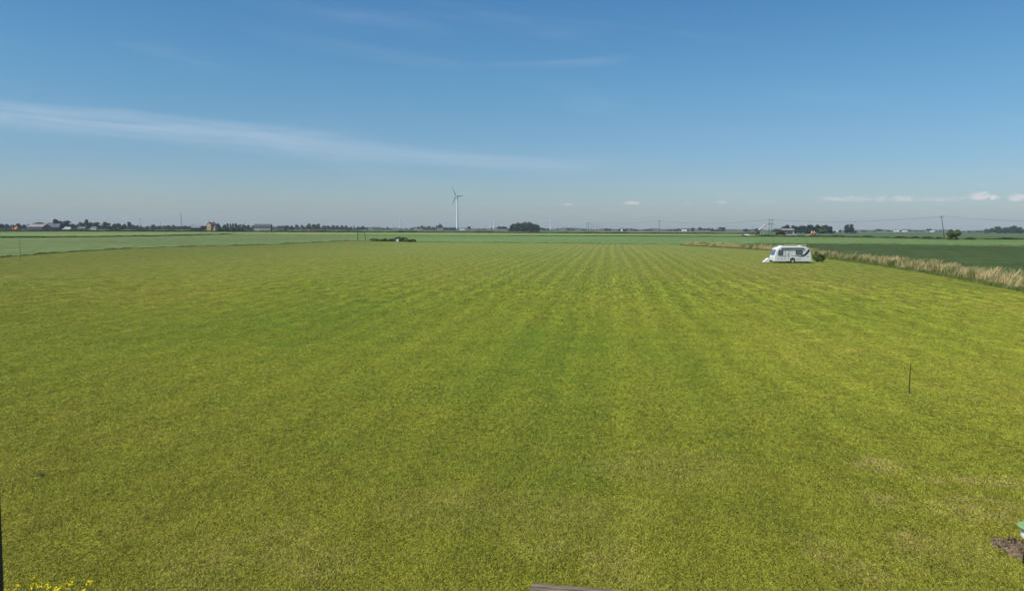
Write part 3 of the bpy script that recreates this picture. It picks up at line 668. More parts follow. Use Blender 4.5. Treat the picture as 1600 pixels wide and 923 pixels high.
# ------------------------------------------------------------------ reeds in the ditch along the right side
def blades(name, path, n, hlo, hhi, width, seed, mat, label, cat, wb=.018, dens=None, lean=(.25, -.05), z0=0.0):
    r = np.random.RandomState(seed)
    P_ = np.array([(p[0], p[1]) for p in path]); seg = np.linalg.norm(np.diff(P_, axis=0), axis=1); cum = np.concatenate([[0], np.cumsum(seg)])
    s = r.uniform(0, cum[-1], n)
    if dens is not None: s = s[r.uniform(0, 1, n) < dens(s/cum[-1], s)]
    n = len(s)
    x = np.interp(s, cum, P_[:, 0])+(r.uniform(-.5, .5, n)+r.uniform(-.5, .5, n))*width; y = np.interp(s, cum, P_[:, 1])+r.uniform(-.5, .5, n)*.6
    clump = .75+.35*np.sin(s*1.7+1)*np.sin(s*.63)+.1*np.sin(s*5)
    h = r.uniform(hlo, hhi, n)*np.clip(clump, .45, 1.15)
    lx = (r.normal(size=n)*.16+lean[0]*(.6+.8*np.sin(s*.9)))*h; ly = (r.normal(size=n)*.12+lean[1])*h
    ang = r.uniform(0, 3.14, n); wx, wy = np.cos(ang)*wb*h*.6, np.sin(ang)*wb*h*.6
    b0 = np.stack([x-wx, y-wy, np.full(n, z0)], 1); b1 = np.stack([x+wx, y+wy, np.full(n, z0)], 1)
    m0 = np.stack([x+lx*.35-wx, y+ly*.35-wy, z0+h*.6], 1); m1 = np.stack([x+lx*.35+wx, y+ly*.35+wy, z0+h*.6], 1)
    t0 = np.stack([x+lx-wx*.5, y+ly-wy*.5, z0+h*.97], 1); t1 = np.stack([x+lx+wx*.5, y+ly+wy*.5, z0+h*.97], 1)
    V_ = np.stack([b0, b1, m0, m1, t0, t1], 1).reshape(-1, 3)
    k = np.arange(n)[:, None]*6
    Fc = np.concatenate([k+np.array([[0, 1, 3, 2]]), k+np.array([[2, 3, 5, 4]])])
    o = obj(name, mesh_np(name, V_, Fc, mat)); tag(o, label, cat, None, 'stuff'); return o
m_reed, t, b = material('dry_reed', .8, .15)
P = t.new('ShaderNodeNewGeometry').outputs['Position']
n1 = t.noise(P, .5, 3); n2 = t.noise(P, 14, 2)
c = t.mix(t.ss(n2, .3, .7), (.36, .27, .11), (.70, .57, .29)); c = t.mix(t.ss(n1, .50, .62), c, (.22, .24, .08)); t.put(b.inputs['Base Color'], c)
mid = [Vector((x+2.9, y)) for x, y in right_edge]
mid = [Vector((right_edge[0][0]-4, right_edge[0][1]+30)), Vector((right_edge[0][0]+1, right_edge[0][1]+2))]+mid[1:-2]+[Vector((45, 45))]
gaps = lambda f_, s: np.where((f_ > .45) & (f_ < .66), .28, 1.0)*(.55+.45*np.sin(s*.35)**2)
blades('reed_bed', mid, 60000, .7, 1.55, 1.1, 51, m_reed, 'bank of tall dry straw-coloured reeds along the ditch right of the field', 'reeds', .022, gaps)
blades('edge_weeds', [v+Vector((-1.2, 0)) for v in mid], 60000, .08, .40, .9, 52, m_weed, 'green nettles and grass growing at the foot of the dry reeds', 'weeds', .07)
blades('edge_weeds', mid[2:7], 22000, .4, 1.05, 1.2, 53, m_weed, 'taller green weeds in the ditch right of the caravan', 'weeds', .06, lambda f_, s: np.where((f_ > .12), 1, .4)*(.3+.7*np.cos(s*.35)**2))

# ------------------------------------------------------------------ small clumps and heaps at the far side
def clump(px, base, top, wpx, seed, mat, label, name='shrub', cat='shrub', kind='dome', nleaf=1600, leaf=.03, dd=1.0):
    g = G(px, base); h = at(px, top, g.y).z; wd = wpx*g.y/F
    o = obj(name, crown_mesh(name, kind, seed, mat, nleaf, leaf), None, (g.x, g.y, 0)); o.scale = (wd, wd*dd, h); tag(o, label, cat); return o
heap_l = ['low tangled shrub right beside the timber frame', 'flat green shrub in the heap just left of the white tub', 'dark tangled shrub touching the white tub on its left', 'dark mounded shrub touching the white tub on its right', 'dark shrub at the right tip of the overgrown heap', 'pale low shrub behind the overgrown heap']
for (a_, m_, l_) in zip([(587, 377.0, 372.0, 22), (601, 377.2, 372.2, 20), (613, 377.5, 372.3, 14), (631, 377.8, 371.6, 20), (644, 378.2, 373.6, 16), (626, 374.4, 369.8, 26)],
                        [m_weed, m_hedge, m_hedge, m_hedge, m_hedge, m_weed], heap_l):
    clump(*a_, int(a_[0]), m_, l_, dd=.4)
clump(1098, 383.2, 378.3, 24, 71, m_leaf, 'dark green bush at the far end of the dry reeds', dd=.5)
clump(1280, 409.2, 396.5, 22, 72, m_weed, 'dark green bush directly behind the right end of the caravan', name='bush', cat='bush', nleaf=2600, leaf=.03, kind='dome', dd=.6)
clump(1274, 406.5, 390.5, 8, 73, m_weed, 'leggy pale shrub rising at the caravan rear wall', nleaf=900, leaf=.03)
# white tub in the heap
g = G(622, 377.8); b_ = MB(); prof = [(.0, .0), (.42, .0), (.55, .75), (.60, .80), (.54, .82), (.50, .76), (.38, .1), (0, .1)]
def lathe(prof, n=24):
    b_ = MB(); V_ = []; k = len(prof)
    for i in range(n):
        q = 2*math.pi*i/n
        V_ += [(r_*math.cos(q), r_*math.sin(q), z_) for r_, z_ in prof]
    fs = [(i*k+j, ((i+1) % n)*k+j, ((i+1) % n)*k+j+1, i*k+j+1) for i in range(n) for j in range(k-1)]
    b_.add(V_, fs); return b_
o = lathe([(r_*.95, z_*1.25) for r_, z_ in prof]).build('tub', m_white, None, loc=(g.x, g.y, 0)); tag(o, 'small white tub standing in the overgrown heap', 'tub')

# timber frame
g = G(559, 376.3); g2 = G(575.5, 376.0); H = at(559, 363.6, g.y).z
rt = empty('timber_gateway', (g.x, g.y, 0)); tag(rt, 'goal-like wooden frame of two posts and a thin top rail at the field edge', 'frame')
wdt = g2.x-g.x
b_ = MB(); b_.tube([(0, 0, 0), (-.05, 0, H)], [.13, .09], 8); b_.build('post', m_wood, rt)
b_ = MB(); b_.tube([(wdt, 0, 0), (wdt-.35, 0, H*.98)], [.13, .09], 8); b_.build('post', m_wood, rt)
b_ = MB(); b_.tube([(-.1, 0, H*.93), (wdt*.5, 0, H*.985), (wdt-.25, 0, H*.93)], .05, 6); b_.build('top_rail', m_wood, rt)
b_ = MB(); b_.tube([(0, 0, H*.66), (wdt*.12, 0, H*.84), (wdt*.22, 0, H*.94)], .045, 6); b_.build('brace', m_wood, rt)
b_ = MB(); b_.tube([(wdt*.97, 0, H*.66), (wdt*.88, 0, H*.84), (wdt*.78, 0, H*.94)], .045, 6); b_.build('brace', m_wood, rt)

# ------------------------------------------------------------------ wind turbines
def turbine(px, hub_y, d, blade_px, th, yaw, label, mat, group=None, bw=1.0, rad=None):
    p = foot(px, d); Hh = at(px, hub_y, d).z; L = blade_px*d/F
    root = empty('wind_turbine', p); tag(root, label, 'wind turbine', group)
    r0 = rad or Hh*.024
    b_ = MB(); n = 10
    b_.tube([(0, 0, Hh*i/n) for i in range(n+1)], [r0*(1-.42*i/n) for i in range(n+1)], 20); b_.build('tower', mat, root, smooth=True)
    rot = empty('rotor', (0, 0, 0)); rot.parent = root
    COL.objects.unlink(rot); bpy.data.objects.remove(rot)
    M = Matrix.Translation((0, 0, Hh)) @ Matrix.Rotation(yaw, 4, 'Z')
    nl = Hh*.055
    b_ = MB(); b_.tube([(0, -nl*.75, 0), (0, -nl*.6, 0), (0, nl*.9, 0), (0, nl*1.05, 0)], [nl*.2, nl*.27, nl*.27, nl*.18], 12); o = b_.build('nacelle', mat, root, smooth=True); o.matrix_local = M
    b_ = MB(); b_.tube([(0, -nl*1.35, 0), (0, -nl*1.2, 0), (0, -nl*.9, 0), (0, -nl*.752, 0)], [nl*.04, nl*.15, nl*.22, nl*.22], 12); o = b_.build('hub', mat, root, smooth=True); o.matrix_local = M
    for k in range(3):
        q = th+k*2*math.pi/3
        dv = Vector((math.sin(q), 0, math.cos(q))); cv = Vector((math.cos(q), 0, -math.sin(q)))
        V_ = []; c0 = nl*.22*bw
        for f_, c_ in [(0, .55), (.08, .6), (.2, 1.35), (.5, .9), (.8, .5), (1.0, .15)]:
            pc = dv*(f_*L)+Vector((0, -nl*1.05, 0)); th_ = c0*.35*(1-f_*.8)
            V_ += [pc-cv*c_*c0*.35+Vector((0, th_*.3, 0)), pc+Vector((0, -th_, 0)), pc+cv*c_*c0*.9, pc+Vector((0, th_, 0))]
        fs = [(i*4+j, i*4+(j+1) % 4, (i+1)*4+(j+1) % 4, (i+1)*4+j) for i in range(5) for j in range(4)]+[(0, 1, 2, 3), (23, 22, 21, 20)]
        b_ = MB(); b_.add(V_, fs); o = b_.build('blade', m_blade_shade if px == 714.5 else mat, root); o.matrix_local = M
turbine(714.5, 306.5, 1900, 17.2, R_(-31), R_(-38), 'tall white three-bladed turbine, the largest on the skyline', m_turb, bw=1.5, rad=2.7)
turbine(283.2, 334.2, 2600, 6.5, R_(-8), R_(-25), 'grey turbine standing left of the brick farmhouse', m_turbg, bw=1.8, rad=1.9)
turbine(625, 341.6, 4600, 5, R_(20), R_(20), 'pale turbine in the middle of the three faint ones left of the tall turbine', m_turb, bw=2, rad=2.6)
turbine(611.5, 349.8, 5000, 3.2, R_(50), R_(10), 'tiny faint turbine, leftmost of the three left of the tall one', m_turb, bw=2, rad=2)
turbine(638, 350, 5000, 3.2, R_(10), R_(10), 'tiny faint turbine, rightmost of the three left of the tall one', m_turb, bw=2, rad=2)
turbine(765.8, 345.6, 4400, 6.2, R_(2), R_(20), 'fainter left turbine of the close pair left of the round copse', m_turb, bw=2, rad=2.2)
turbine(771.8, 344.8, 4000, 8.6, R_(37), R_(15), 'brighter right turbine of the close pair left of the round copse', m_turb, bw=2.2, rad=2.8)
turbine(860, 343.6, 4000, 7, R_(14), R_(20), 'white turbine standing alone just right of the round copse', m_turb, bw=2.2, rad=2.7)

# ------------------------------------------------------------------ poles and wires
def pole(px, d, top_y, name, label, double=0.0, arm=2.2, lean=0.0, group=None, rad=.17, trans=False, sidearm=False):
    p = foot(px, d); Hh = at(px, top_y, d).z
    root = empty(name, p); tag(root, label, 'power pole', group)
    xs = (-double/2, double/2) if double else (0,)
    for x in xs:
        b_ = MB(); b_.tube([(x-lean*-1, 0, 0) if 0 else (x+lean, 0, 0), (x, 0, Hh)], [rad, rad*.75], 10); b_.build('shaft', m_wood, root)
    b_ = MB(); b_.box(-arm/2-double/2, arm/2+double/2, -.28, -.14, Hh-.35, Hh-.13); b_.build('crossarm', m_wood, root)
    tips = []
    for x in (-arm/2-double/2+.12, 0.0, arm/2+double/2-.12):
        b_ = MB(); b_.tube([(x, -.21, Hh-.13), (x, -.21, Hh+.05), (x, -.21, Hh+.3)], [.05, .12, .09], 8); b_.build('insulator', m_grey, root)
        tips.append(root.location+Vector((x, -.21, Hh+.3)))
    if trans:
        for x in (-double/2-.9, 0.0, double/2+.9):
            b_ = MB(); b_.tube([(x, -.3, Hh*.70), (x+.02, -.35, Hh*.80)], [.16, .12], 8); b_.build('fuse_unit', m_black, root)
        b_ = MB(); b_.box(-double/2-1.3, double/2+1.3, -.32, -.2, Hh*.72, Hh*.74); b_.build('lower_arm', m_wood, root)
    return tips
tp = {}
far_lab = 'dark double pole in the receding row right of copse'
for (px, d, ty, dbl) in [(918, 1000, 348.2, 2.6), (925.5, 1380, 350.0, 3.6), (933, 1750, 352.2, 2.6), (937, 2100, 352.6, 2.6), (941, 2450, 353, 2.6)]:
    tp[px] = pole(px, d, ty, 'power_pole', {918: 'nearest and tallest double pole of the receding row right of the copse', 925.5: far_lab+', second from left', 933: far_lab+', third from left', 937: far_lab+', fourth from left', 941: far_lab+', rightmost'}[px], dbl, 1.6, 0, None if px == 918 else 'receding row of double poles', .18)
tp[1030] = pole(1029.8, 800, 345.4, 'power_pole', 'single dark pole with a short crossarm standing alone right of centre', 0, 3.2, .0, None, .22)
tp[1204] = pole(1203.8, 640, 343.2, 'power_pole', 'double timber pole with switch gear half way up, behind the caravan', 2.2, 2.6, 0, None, .19, True)
# leaning pole
p = foot(1476.6, 430); Hh = at(1471.5, 338.5, 430).z; dxl = at(1471.0, 338.5, 430).x-p.x
root = empty('power_pole', p); tag(root, 'leaning dark pole with tilted crossarms beside the elder bush', 'power pole')
b_ = MB(); b_.tube([(0, 0, 0), (dxl, 0, Hh)], [.19, .14], 10); b_.build('shaft', m_wood, root)
b_ = MB(); b_.tube([(dxl-1.25, -.2, Hh-.55), (dxl+1.15, -.2, Hh-.1)], .07, 6); b_.build('crossarm', m_wood, root)
tl = []
for k, f_ in enumerate((-1.2, 0, 1.1)):
    z_ = Hh-.32+f_*.19; b_ = MB(); b_.tube([(dxl+f_, -.2, z_), (dxl+f_-.05, -.2, z_+.5)], [.09, .12], 8); b_.build('insulator', m_black, root); tl.append(p+Vector((dxl+f_, -.2, z_+.5)))
tp[1474] = tl
off = [at(1800, 345, 330)+Vector((k*1.1, 0, k*.2)) for k in (-1, 0, 1)]
far2 = tp[918]
def span(A, B, sag, label, group):
    for (a_, c_), w_ in zip(zip(A, B), ('left', 'middle', 'right')):
        pts = []
        for i in range(17):
            f_ = i/16; q = a_.lerp(c_, f_); q.z -= sag*4*f_*(1-f_); pts.append(q-a_)
        b_ = MB(); b_.tube(pts, .026, 4, False); o = b_.build('overhead_wire', m_wire, None, loc=a_); tag(o, label+', '+w_+' conductor of three', 'wire', group)
span(tp[918], tp[1030], 2.0, 'thin wire between the receding poles and the single pole', 'wires left of the single pole')
span(tp[1030], tp[1204], 3.2, 'thin wire between the single pole and the double pole', 'wires between single and double pole')
span(tp[1204], tp[1474], 2.6, 'thin wire between the double pole and the leaning pole', 'wires between double and leaning pole')
span(tp[1474], off, 1.5, 'thin wire from the leaning pole to the right edge', 'wires right of the leaning pole')

# masts and thin poles on the left skyline
def mast(px, d, top_y, r_, label, mat=m_wood, arms=True, group=None):
    p = foot(px, d); Hh = at(px, top_y, d).z
    root = empty('mast', p); tag(root, label, 'mast', group)
    b_ = MB(); b_.tube([(0, 0, 0), (0, 0, Hh)], [r_, r_*.7], 6); b_.build('shaft', mat, root)
    if arms:
        b_ = MB(); b_.box(-1.3, 1.3, -.2, .2, Hh-1.2, Hh-.6); b_.build('crossarm', mat, root)
mast(219.2, 1500, 341.8, .32, 'tall thin lattice mast at the end of the farm wood', m_grey)
mast(250.6, 1500, 347.2, .22, 'thin pole on the skyline left of the grey turbine', m_wood)
mast(300.3, 1300, 350.2, .25, 'left of two thin short poles between the grey turbine and the farmhouse', m_wood, True, 'two short poles left of the farmhouse')
mast(304.4, 1300, 350.2, .25, 'right of two thin short poles between the grey turbine and the farmhouse', m_wood, True, 'two short poles left of the farmhouse')
mast(383.3, 1500, 347.8, .25, 'thin pole rising above the trees left of the long barn', m_wood)
mast(1176.6, 1600, 352, .2, 'thin mast left of the red and white conveyor', m_wood, False)
mast(759.5, 2300, 353.6, .4, 'short dark mast left of the twin turbines', m_wood, False)

# ------------------------------------------------------------------ buildings
def gable(name, px0, px1, d, eave_y, ridge_y, depth, label, wall, roof, hip=.0, cat='building', axis=0, rot=0.0, over=.4, rt_loc=None):
    """ridge runs along the picture (x); origin at the front-left corner"""
    p0, p1 = foot(px0, d), foot(px1, d); L = (p1-p0).length
    he = at(px0, eave_y, d).z; hr = at(px0, ridge_y, d).z
    root = empty(name, p0, rot); tag(root, label, cat)
    b_ = MB()
    b_.add([(0, 0, 0), (L, 0, 0), (L, depth, 0), (0, depth, 0), (0, 0, he), (L, 0, he), (L, depth, he), (0, depth, he), (hip*L, depth/2, hr-.1), (L-hip*L, depth/2, hr-.1)],
           [(0, 1, 5, 4), (2, 3, 7, 6), (1, 2, 6, 9, 5) if hip == 0 else (1, 2, 6, 5), (3, 0, 4, 8, 7) if hip == 0 else (3, 0, 4, 7)])
    b_.build('wall', wall, root)
    b_ = MB(); o_ = over; th = .25; hx = hip*L-(o_ if hip == 0 else 0)
    V_ = [(-o_, -o_, he-.1), (L+o_, -o_, he-.1), (L+o_, depth+o_, he-.1), (-o_, depth+o_, he-.1), (hx, depth/2, hr), (L-hx, depth/2, hr)]
    V_ += [(x, y, z+th) for x, y, z in V_]
    b_.add(V_, [(0, 1, 5, 4), (6, 10, 11, 7), (2, 3, 4, 5), (8, 11, 10, 9), (0, 6, 7, 1), (2, 8, 9, 3), (1, 7, 11, 5), (5, 11, 8, 2), (3, 9, 10, 4), (4, 10, 6, 0)])
    b_.build('roof', roof, root)
    return root, L, he, hr, depth
def opening(root, x0, x1, z0, z1, name='window', mat=None, y=-.03):
    b_ = MB(); b_.box(x0, x1, y-.03, y, z0, z1); return b_.build(name, mat or m_black, root)

# brick farmhouse: gable end towards the left, seen at an angle
D = 1000; p = foot(325, D); S = D/F
root = empty('farmhouse', foot(329.5, D), R_(-28)); tag(root, 'buff brick farmhouse with two chimneys and a dark tiled roof', 'house')
Wd, Ln, he, hr = 7.2, 9.0, 7.0, 10.2; he = at(329, 350.8, D).z; hr = at(325, 347.6, D).z
b_ = MB(); b_.add([(-Wd, 0, 0), (0, 0, 0), (0, Ln, 0), (-Wd, Ln, 0), (-Wd, 0, he), (0, 0, he), (0, Ln, he), (-Wd, Ln, he), (-Wd/2, 0, hr-.1), (-Wd/2, Ln, hr-.1)],
                  [(0, 1, 5, 8, 4), (1, 2, 6, 5), (2, 3, 7, 9, 6), (3, 0, 4, 7)]); b_.build('wall', m_brick, root)
b_ = MB(); o_ = .35
V_ = [(-Wd-o_, -o_, he-.25), (-Wd/2, -o_, hr), (o_, -o_, he-.25), (-Wd-o_, Ln+o_, he-.25), (-Wd/2, Ln+o_, hr), (o_, Ln+o_, he-.25)]
V_ += [(x, y, z+.28) for x, y, z in V_]
b_.add(V_, [(0, 1, 4, 3), (1, 2, 5, 4), (6, 9, 10, 7), (7, 10, 11, 8), (0, 6, 7, 1), (1, 7, 8, 2), (3, 4, 10, 9), (4, 5, 11, 10), (0, 3, 9, 6), (2, 8, 11, 5)])
rf = b_.build('roof', m_slate, root)
for yy in (.6, Ln-.6):
    b_ = MB(); b_.box(-Wd/2-.45, -Wd/2+.45, yy-.45, yy+.45, hr-.5, hr+1.5); b_.box(-Wd/2-.55, -Wd/2+.55, yy-.55, yy+.55, hr+1.5, hr+1.65)
    b_.build('chimney', m_brick, rf)
for (x0, z0) in ((-5.6, 4.6), (-2.6, 4.6), (-5.6, 1.4), (-2.6, 1.4)): opening(root, x0, x0+.95, z0, z0+1.3)
for yy in (2, 6):
    for z0 in (1.4, 4.6):
        b_ = MB(); b_.box(.0, .05, yy, yy+1.0, z0, z0+1.3); b_.build('window', m_black, root)
# lean-to on the right, in lighter brick
b_ = MB(); b_.box(.06, 5.2, 2.2, 7.5, 0, 5.4); b_.build('side_wing', m_brick, root)
b_ = MB(); b_.add([(.05, 1.9, 5.4), (5.6, 1.9, 5.4), (5.6, 7.8, 5.4), (.05, 7.8, 5.4), (.05, 4.85, 7.6), (4.6, 4.85, 7.0)], [(0, 1, 5, 4), (1, 2, 5), (2, 3, 4, 5), (3, 0, 4), (0, 3, 2, 1)]); b_.build('wing_roof', m_slate, root)
b_ = MB(); b_.box(2.0, 3.2, 2.1, 2.17, 3, 4.4); b_.build('window', m_black, root)

# long barn: pale panelled front, end walls coloured black to show the right end in shade
def barn2(px0, px1, d, eave_y, ridge_y, depth, rot, label, wallm, roofm, endm, doors=0):
    p0 = foot(px0, d); p1 = foot(px1, d); L = (p1-p0).length
    he = at(px0, eave_y, d).z; hr = at(px0, ridge_y, d).z
    root = empty('barn', p0, rot); tag(root, label, 'barn')
    b_ = MB(); b_.add([(0, 0, 0), (L, 0, 0), (L, 0, he), (0, 0, he), (0, depth, 0), (L, depth, 0), (L, depth, he), (0, depth, he)], [(0, 1, 2, 3), (5, 4, 7, 6)]); b_.build('side_wall', wallm, root)
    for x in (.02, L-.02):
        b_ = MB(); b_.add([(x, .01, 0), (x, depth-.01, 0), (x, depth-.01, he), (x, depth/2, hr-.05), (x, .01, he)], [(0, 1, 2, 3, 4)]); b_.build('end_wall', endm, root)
    b_ = MB(); V_ = [(-.5, -.6, he-.2), (L+.5, -.6, he-.2), (L+.5, depth/2, hr), (-.5, depth/2, hr), (-.5, depth+.6, he-.2), (L+.5, depth+.6, he-.2)]
    V_ += [(x, y, z+.2) for x, y, z in V_]
    b_.add(V_, [(0, 1, 2, 3), (3, 2, 5, 4), (6, 9, 8, 7), (9, 10, 11, 8), (0, 6, 7, 1), (1, 7, 8, 2), (2, 8, 11, 5), (5, 11, 10, 4), (4, 10, 9, 3), (3, 9, 6, 0)]); b_.build('roof', roofm, root)
    return root, L, he, hr
root, L, he, hr = barn2(396.5, 421.5, 1020, 353.5, 350.2, 17, R_(9), 'long barn with pale panelled side and right end coloured black for shade', m_panel, m_grey, m_black)
for k in range(7): opening(root, L*(k+.1)/7, L*(k+.1)/7+.35, .2, he-.4, 'pilaster', m_grey)
opening(root, L*.15, L*.33, .1, 3.0, 'door', m_cream)
barn2(433, 444, 1300, 354.0, 352.6, 12, 0, 'small bluish barn right behind the long panelled barn', m_grey, m_grey, m_grey)
# black shed like a clamp, with a pale end
p0 = foot(472, 980); p1 = foot(506.5, 980); L = p1.x-p0.x; root = empty('shed', p0); tag(root, 'long low black curved-roof shed right of the barn', 'shed')
prof = [(4.5*math.cos(a_), 4.5*.95*math.sin(a_)) for a_ in np.linspace(0, math.pi, 13)]
b_ = MB(); b_.add([(x_, -4.5*0+q[0]+4.5, q[1]) for x_ in (0, L) for q in prof], [(i, i+1, i+14, i+13) for i in range(12)]+[tuple(range(13)), tuple(range(13, 26))]); b_.build('roof', m_black, root)
b_ = MB(); b_.box(-3.2, -.05, .5, 8, 0, 4.0); b_.build('end_wall', m_lgrey, root)
b_ = MB(); b_.box(7.2, 9.6, -.35, .1, 0, 3.4); b_.build('door', m_pinkgrey, root)
# grey farm sheds on the far left
gable('farm_shed', 41, 66, 1250, 354.4, 350.2, 24, 'wide grey farm shed with a shallow roof, left one below the broad tree', m_grey, m_pinkgrey, 0, 'shed')
gable('farm_shed', 58, 92, 1300, 355.0, 349.4, 26, 'wide grey farm shed with dark open front just left of the white lorry', m_black, m_grey, .12, 'shed')
gable('bungalow', 120, 133, 1400, 356.4, 354.7, 9, 'low pale-roofed bungalow left in front of the farm wood', m_grey, m_lgrey, .1, 'house')
gable('bungalow', 141, 150, 1400, 356.3, 354.5, 9, 'low pale-roofed bungalow right in front of the farm wood', m_cream, m_lgrey, .1, 'house')
gable('farm_shed', 228, 236, 1550, 354.2, 352.4, 9, 'pale little roof between the mast and the grey turbine', m_grey, m_lgrey, .1, 'shed')
gable('farm_shed', 298.5, 312, 1080, 356.0, 354.0, 10, 'low grey-roofed shed just left of the farmhouse', m_black, m_lgrey, 0, 'shed')
gable('farm_shed', 707, 712, 2200, 356.2, 355.0, 10, 'dark low shed left behind the tall turbine tower', m_black, m_grey, 0, 'shed')
gable('farm_shed', 718, 726, 2250, 357.0, 355.2, 12, 'long white shed just right of the tall turbine tower', m_white, m_lgrey, 0, 'shed')
gable('farm_shed', 967, 978, 2000, 358.3, 356.3, 14, 'small white gabled barn with dark ends right of the double poles', m_black, m_grey, .3, 'shed')
b0 = foot(970, 1980); b_ = MB(); b_.box(0, 5, 0, 4, 0, 6.0); o = b_.build('garage', m_white, None, bevel=.1, loc=b0); tag(o, 'white block standing before the small gabled barn', 'building')
for (px, label) in ((1070, 'white shed speck between low trees right of the single pole'), (1306.5, 'low white building left of the two upright trees'), (1402, 'left white glasshouse on the far right skyline'), (1415, 'right white glasshouse on the far right skyline'), (1459, 'white shed speck between the far tree and the leaning pole')):
    gable('glasshouse' if 'glass' in label else 'farm_shed', px-3.5, px+3.5, 2300 if px < 1380 else 3200, hy(px)+1.0, hy(px)+.1, 14, label, m_white, m_white, 0, 'glasshouse' if 'glass' in label else 'shed')
# long grey barn on the right
root, L, he, hr = barn2(1222, 1242.5, 900, 359.4, 357.2, 10, R_(8), 'long low pinkish-grey barn behind the yellow-green bush', m_pinkgrey, m_pinkgrey, m_black)
for k in range(5): opening(root, L*(.45+k*.11), L*(.45+k*.11)+.9, 1.0, 2.6)
opening(root, L*.88, L*.88+1.2, .1, 3.0, 'door', m_white)
opening(root, L*.95, L*.95+.5, .1, 3.0, 'door', m_white)
# pale heaps
for (px0, px1, y0, d, h_, label) in ((1228, 1248, 366.4, 760, .45, 'long pale chalky heap in front of the grey barn'), (1164, 1196, 364.6, 1000, .4, 'long flat pale heap under the red and white conveyor'), (1258, 1272, 367.2, 740, .4, 'small pale heap left of the orange loader')):
    a_, c_ = foot(px0, d), foot(px1, d); n = 24; V_ = []; fs = []
    for i in range(n+1):
        f_ = i/n; env = math.sin(math.pi*f_)**.5; hh = h_*2*env*(.8+.2*math.sin(i*1.9))
        x = a_.x+(c_.x-a_.x)*f_-a_.x
        V_ += [(x, -2.5*env-.1, 0), (x, -1.0*env, hh*.8), (x, .6*env, hh), (x, 3*env+.1, 0)]
    fs = [(i*4+j, i*4+j+1, (i+1)*4+j+1, (i+1)*4+j) for i in range(n) for j in range(3)]
    b_ = MB(); b_.add(V_, fs); o = b_.build('heap', m_straw, None, loc=a_); tag(o, label, 'heap')
# two white bales in wrap
for px, lab in ((1165.2, 'left of two white wrapped bales on the rough ground before the conveyor'), (1168.8, 'right of two white wrapped bales on the rough ground before the conveyor')):
    g = foot(px, 640); b_ = MB(); b_.tube([(-.75, 0, .72), (-.7, 0, .72), (.7, 0, .72), (.75, 0, .72)], [.5, .72, .72, .5], 16); o = b_.build('wrapped_bale', m_white, None, loc=g); tag(o, lab, 'bale')
    o.rotation_euler.z = rng.uniform(0, 1)
b_ = MB(); b_.tube([(0, 0, 0), (0, 0, 1.6)], .18, 8); o = b_.build('gate_post', m_black, None, loc=foot(1175.5, 640)); tag(o, 'short black post right of the two white bales', 'post')

# orange tent on the left
g = foot(24.5, 1120); root = empty('tent', g); tag(root, 'small bright orange tent on the field left of the grey sheds', 'tent')
W_ = 9*1120/F; Ht = at(27, 353.8, 1120).z
prof = [(-.52, 0), (-.45, .12), (-.2, .5), (.0, .86), (.15, 1.0), (.32, .97), (.43, .75), (.46, .4), (.42, 0)]
V_ = []
for yy, s_ in ((-2.0, .55), (-1.2, .92), (0, 1), (1.2, .92), (2.0, .55)): V_ += [(x*W_*(.6+.4*s_), yy, z*Ht*s_) for x, z in prof]
k = len(prof); fs = [(i*k+j, i*k+j+1, (i+1)*k+j+1, (i+1)*k+j) for i in range(4) for j in range(k-1)]+[tuple(range(k)), tuple(range(4*k, 5*k))]
b_ = MB(); b_.add(V_, fs); b_.build('canopy', m_orange, root, smooth=True)
mast(19.3, 1200, 351, .3, 'short white pole just left of the orange tent', m_white, False)

# white lorry
g = foot(96.5, 1150); root = empty('lorry', g); tag(root, 'white lorry with a low cab parked in front of dark trees', 'lorry')
b_ = MB(); b_.box(4.0, 12.6, 0, 2.5, 1.1, 5.0); b_.build('cargo_box', m_white, root, bevel=.08)
b_ = MB(); b_.prism([(0, .6), (0, 1.5), (.5, 2.0), (1.6, 2.4), (2.2, 3.2), (3.8, 3.3), (3.8, .6)], .1, 2.4); b_.build('cab', m_white, root, bevel=.08)
b_ = MB(); b_.box(2.4, 3.3, .06, .09, 2.2, 2.95); b_.build('window', m_glass, root)
for x in (1.2, 9.2, 10.6):
    b_ = MB(); b_.tube([(x, -.05, .5), (x, .3, .5)], .5, 16); b_.build('wheel', m_tyre, root)
b_ = MB(); b_.box(3.9, 12.5, .3, 2.2, .7, 1.08); b_.build('chassis', m_red, root)

# red and white conveyor
D = 900; a_, c_ = at(1184.5, 360.6, D), at(1196.5, 351.2, D)
root = empty('conveyor', foot(1185, D)); tag(root, 'red and white conveyor slanting up to the right from a dark base', 'farm machine')
o0 = Vector((a_.x, a_.y, max(1.0, a_.z)))-root.location; o1 = c_-root.location; dr = (o1-o0).normalized(); up = Vector((-dr.z, 0, dr.x))
def beam(name, off, hw, y0, y1, mat, f0=0, f1=1):
    p_, q_ = o0.lerp(o1, f0)+up*off, o0.lerp(o1, f1)+up*off
    b_ = MB(); b_.add([(*(p_+up*-hw+Vector((0, y, 0))),) for y in (y0, y1)]+[(*(p_+up*hw+Vector((0, y, 0))),) for y in (y0, y1)]+[(*(q_+up*-hw+Vector((0, y, 0))),) for y in (y0, y1)]+[(*(q_+up*hw+Vector((0, y, 0))),) for y in (y0, y1)],
        [(0, 2, 6, 4), (1, 5, 7, 3), (0, 4, 5, 1), (2, 3, 7, 6), (0, 1, 3, 2), (4, 6, 7, 5)]); return b_.build(name, mat, root)
beam('belt_cover', .35, .42, -.5, .9, m_white, .08, .95); beam('frame', -.40, .28, -.45, .85, m_red, .1, 1.06)
b_ = MB(); b_.box(-2.2, 1.6, -1.0, 1.4, .5, 2.4); b_.build('hopper', m_black, root, bevel=.15)
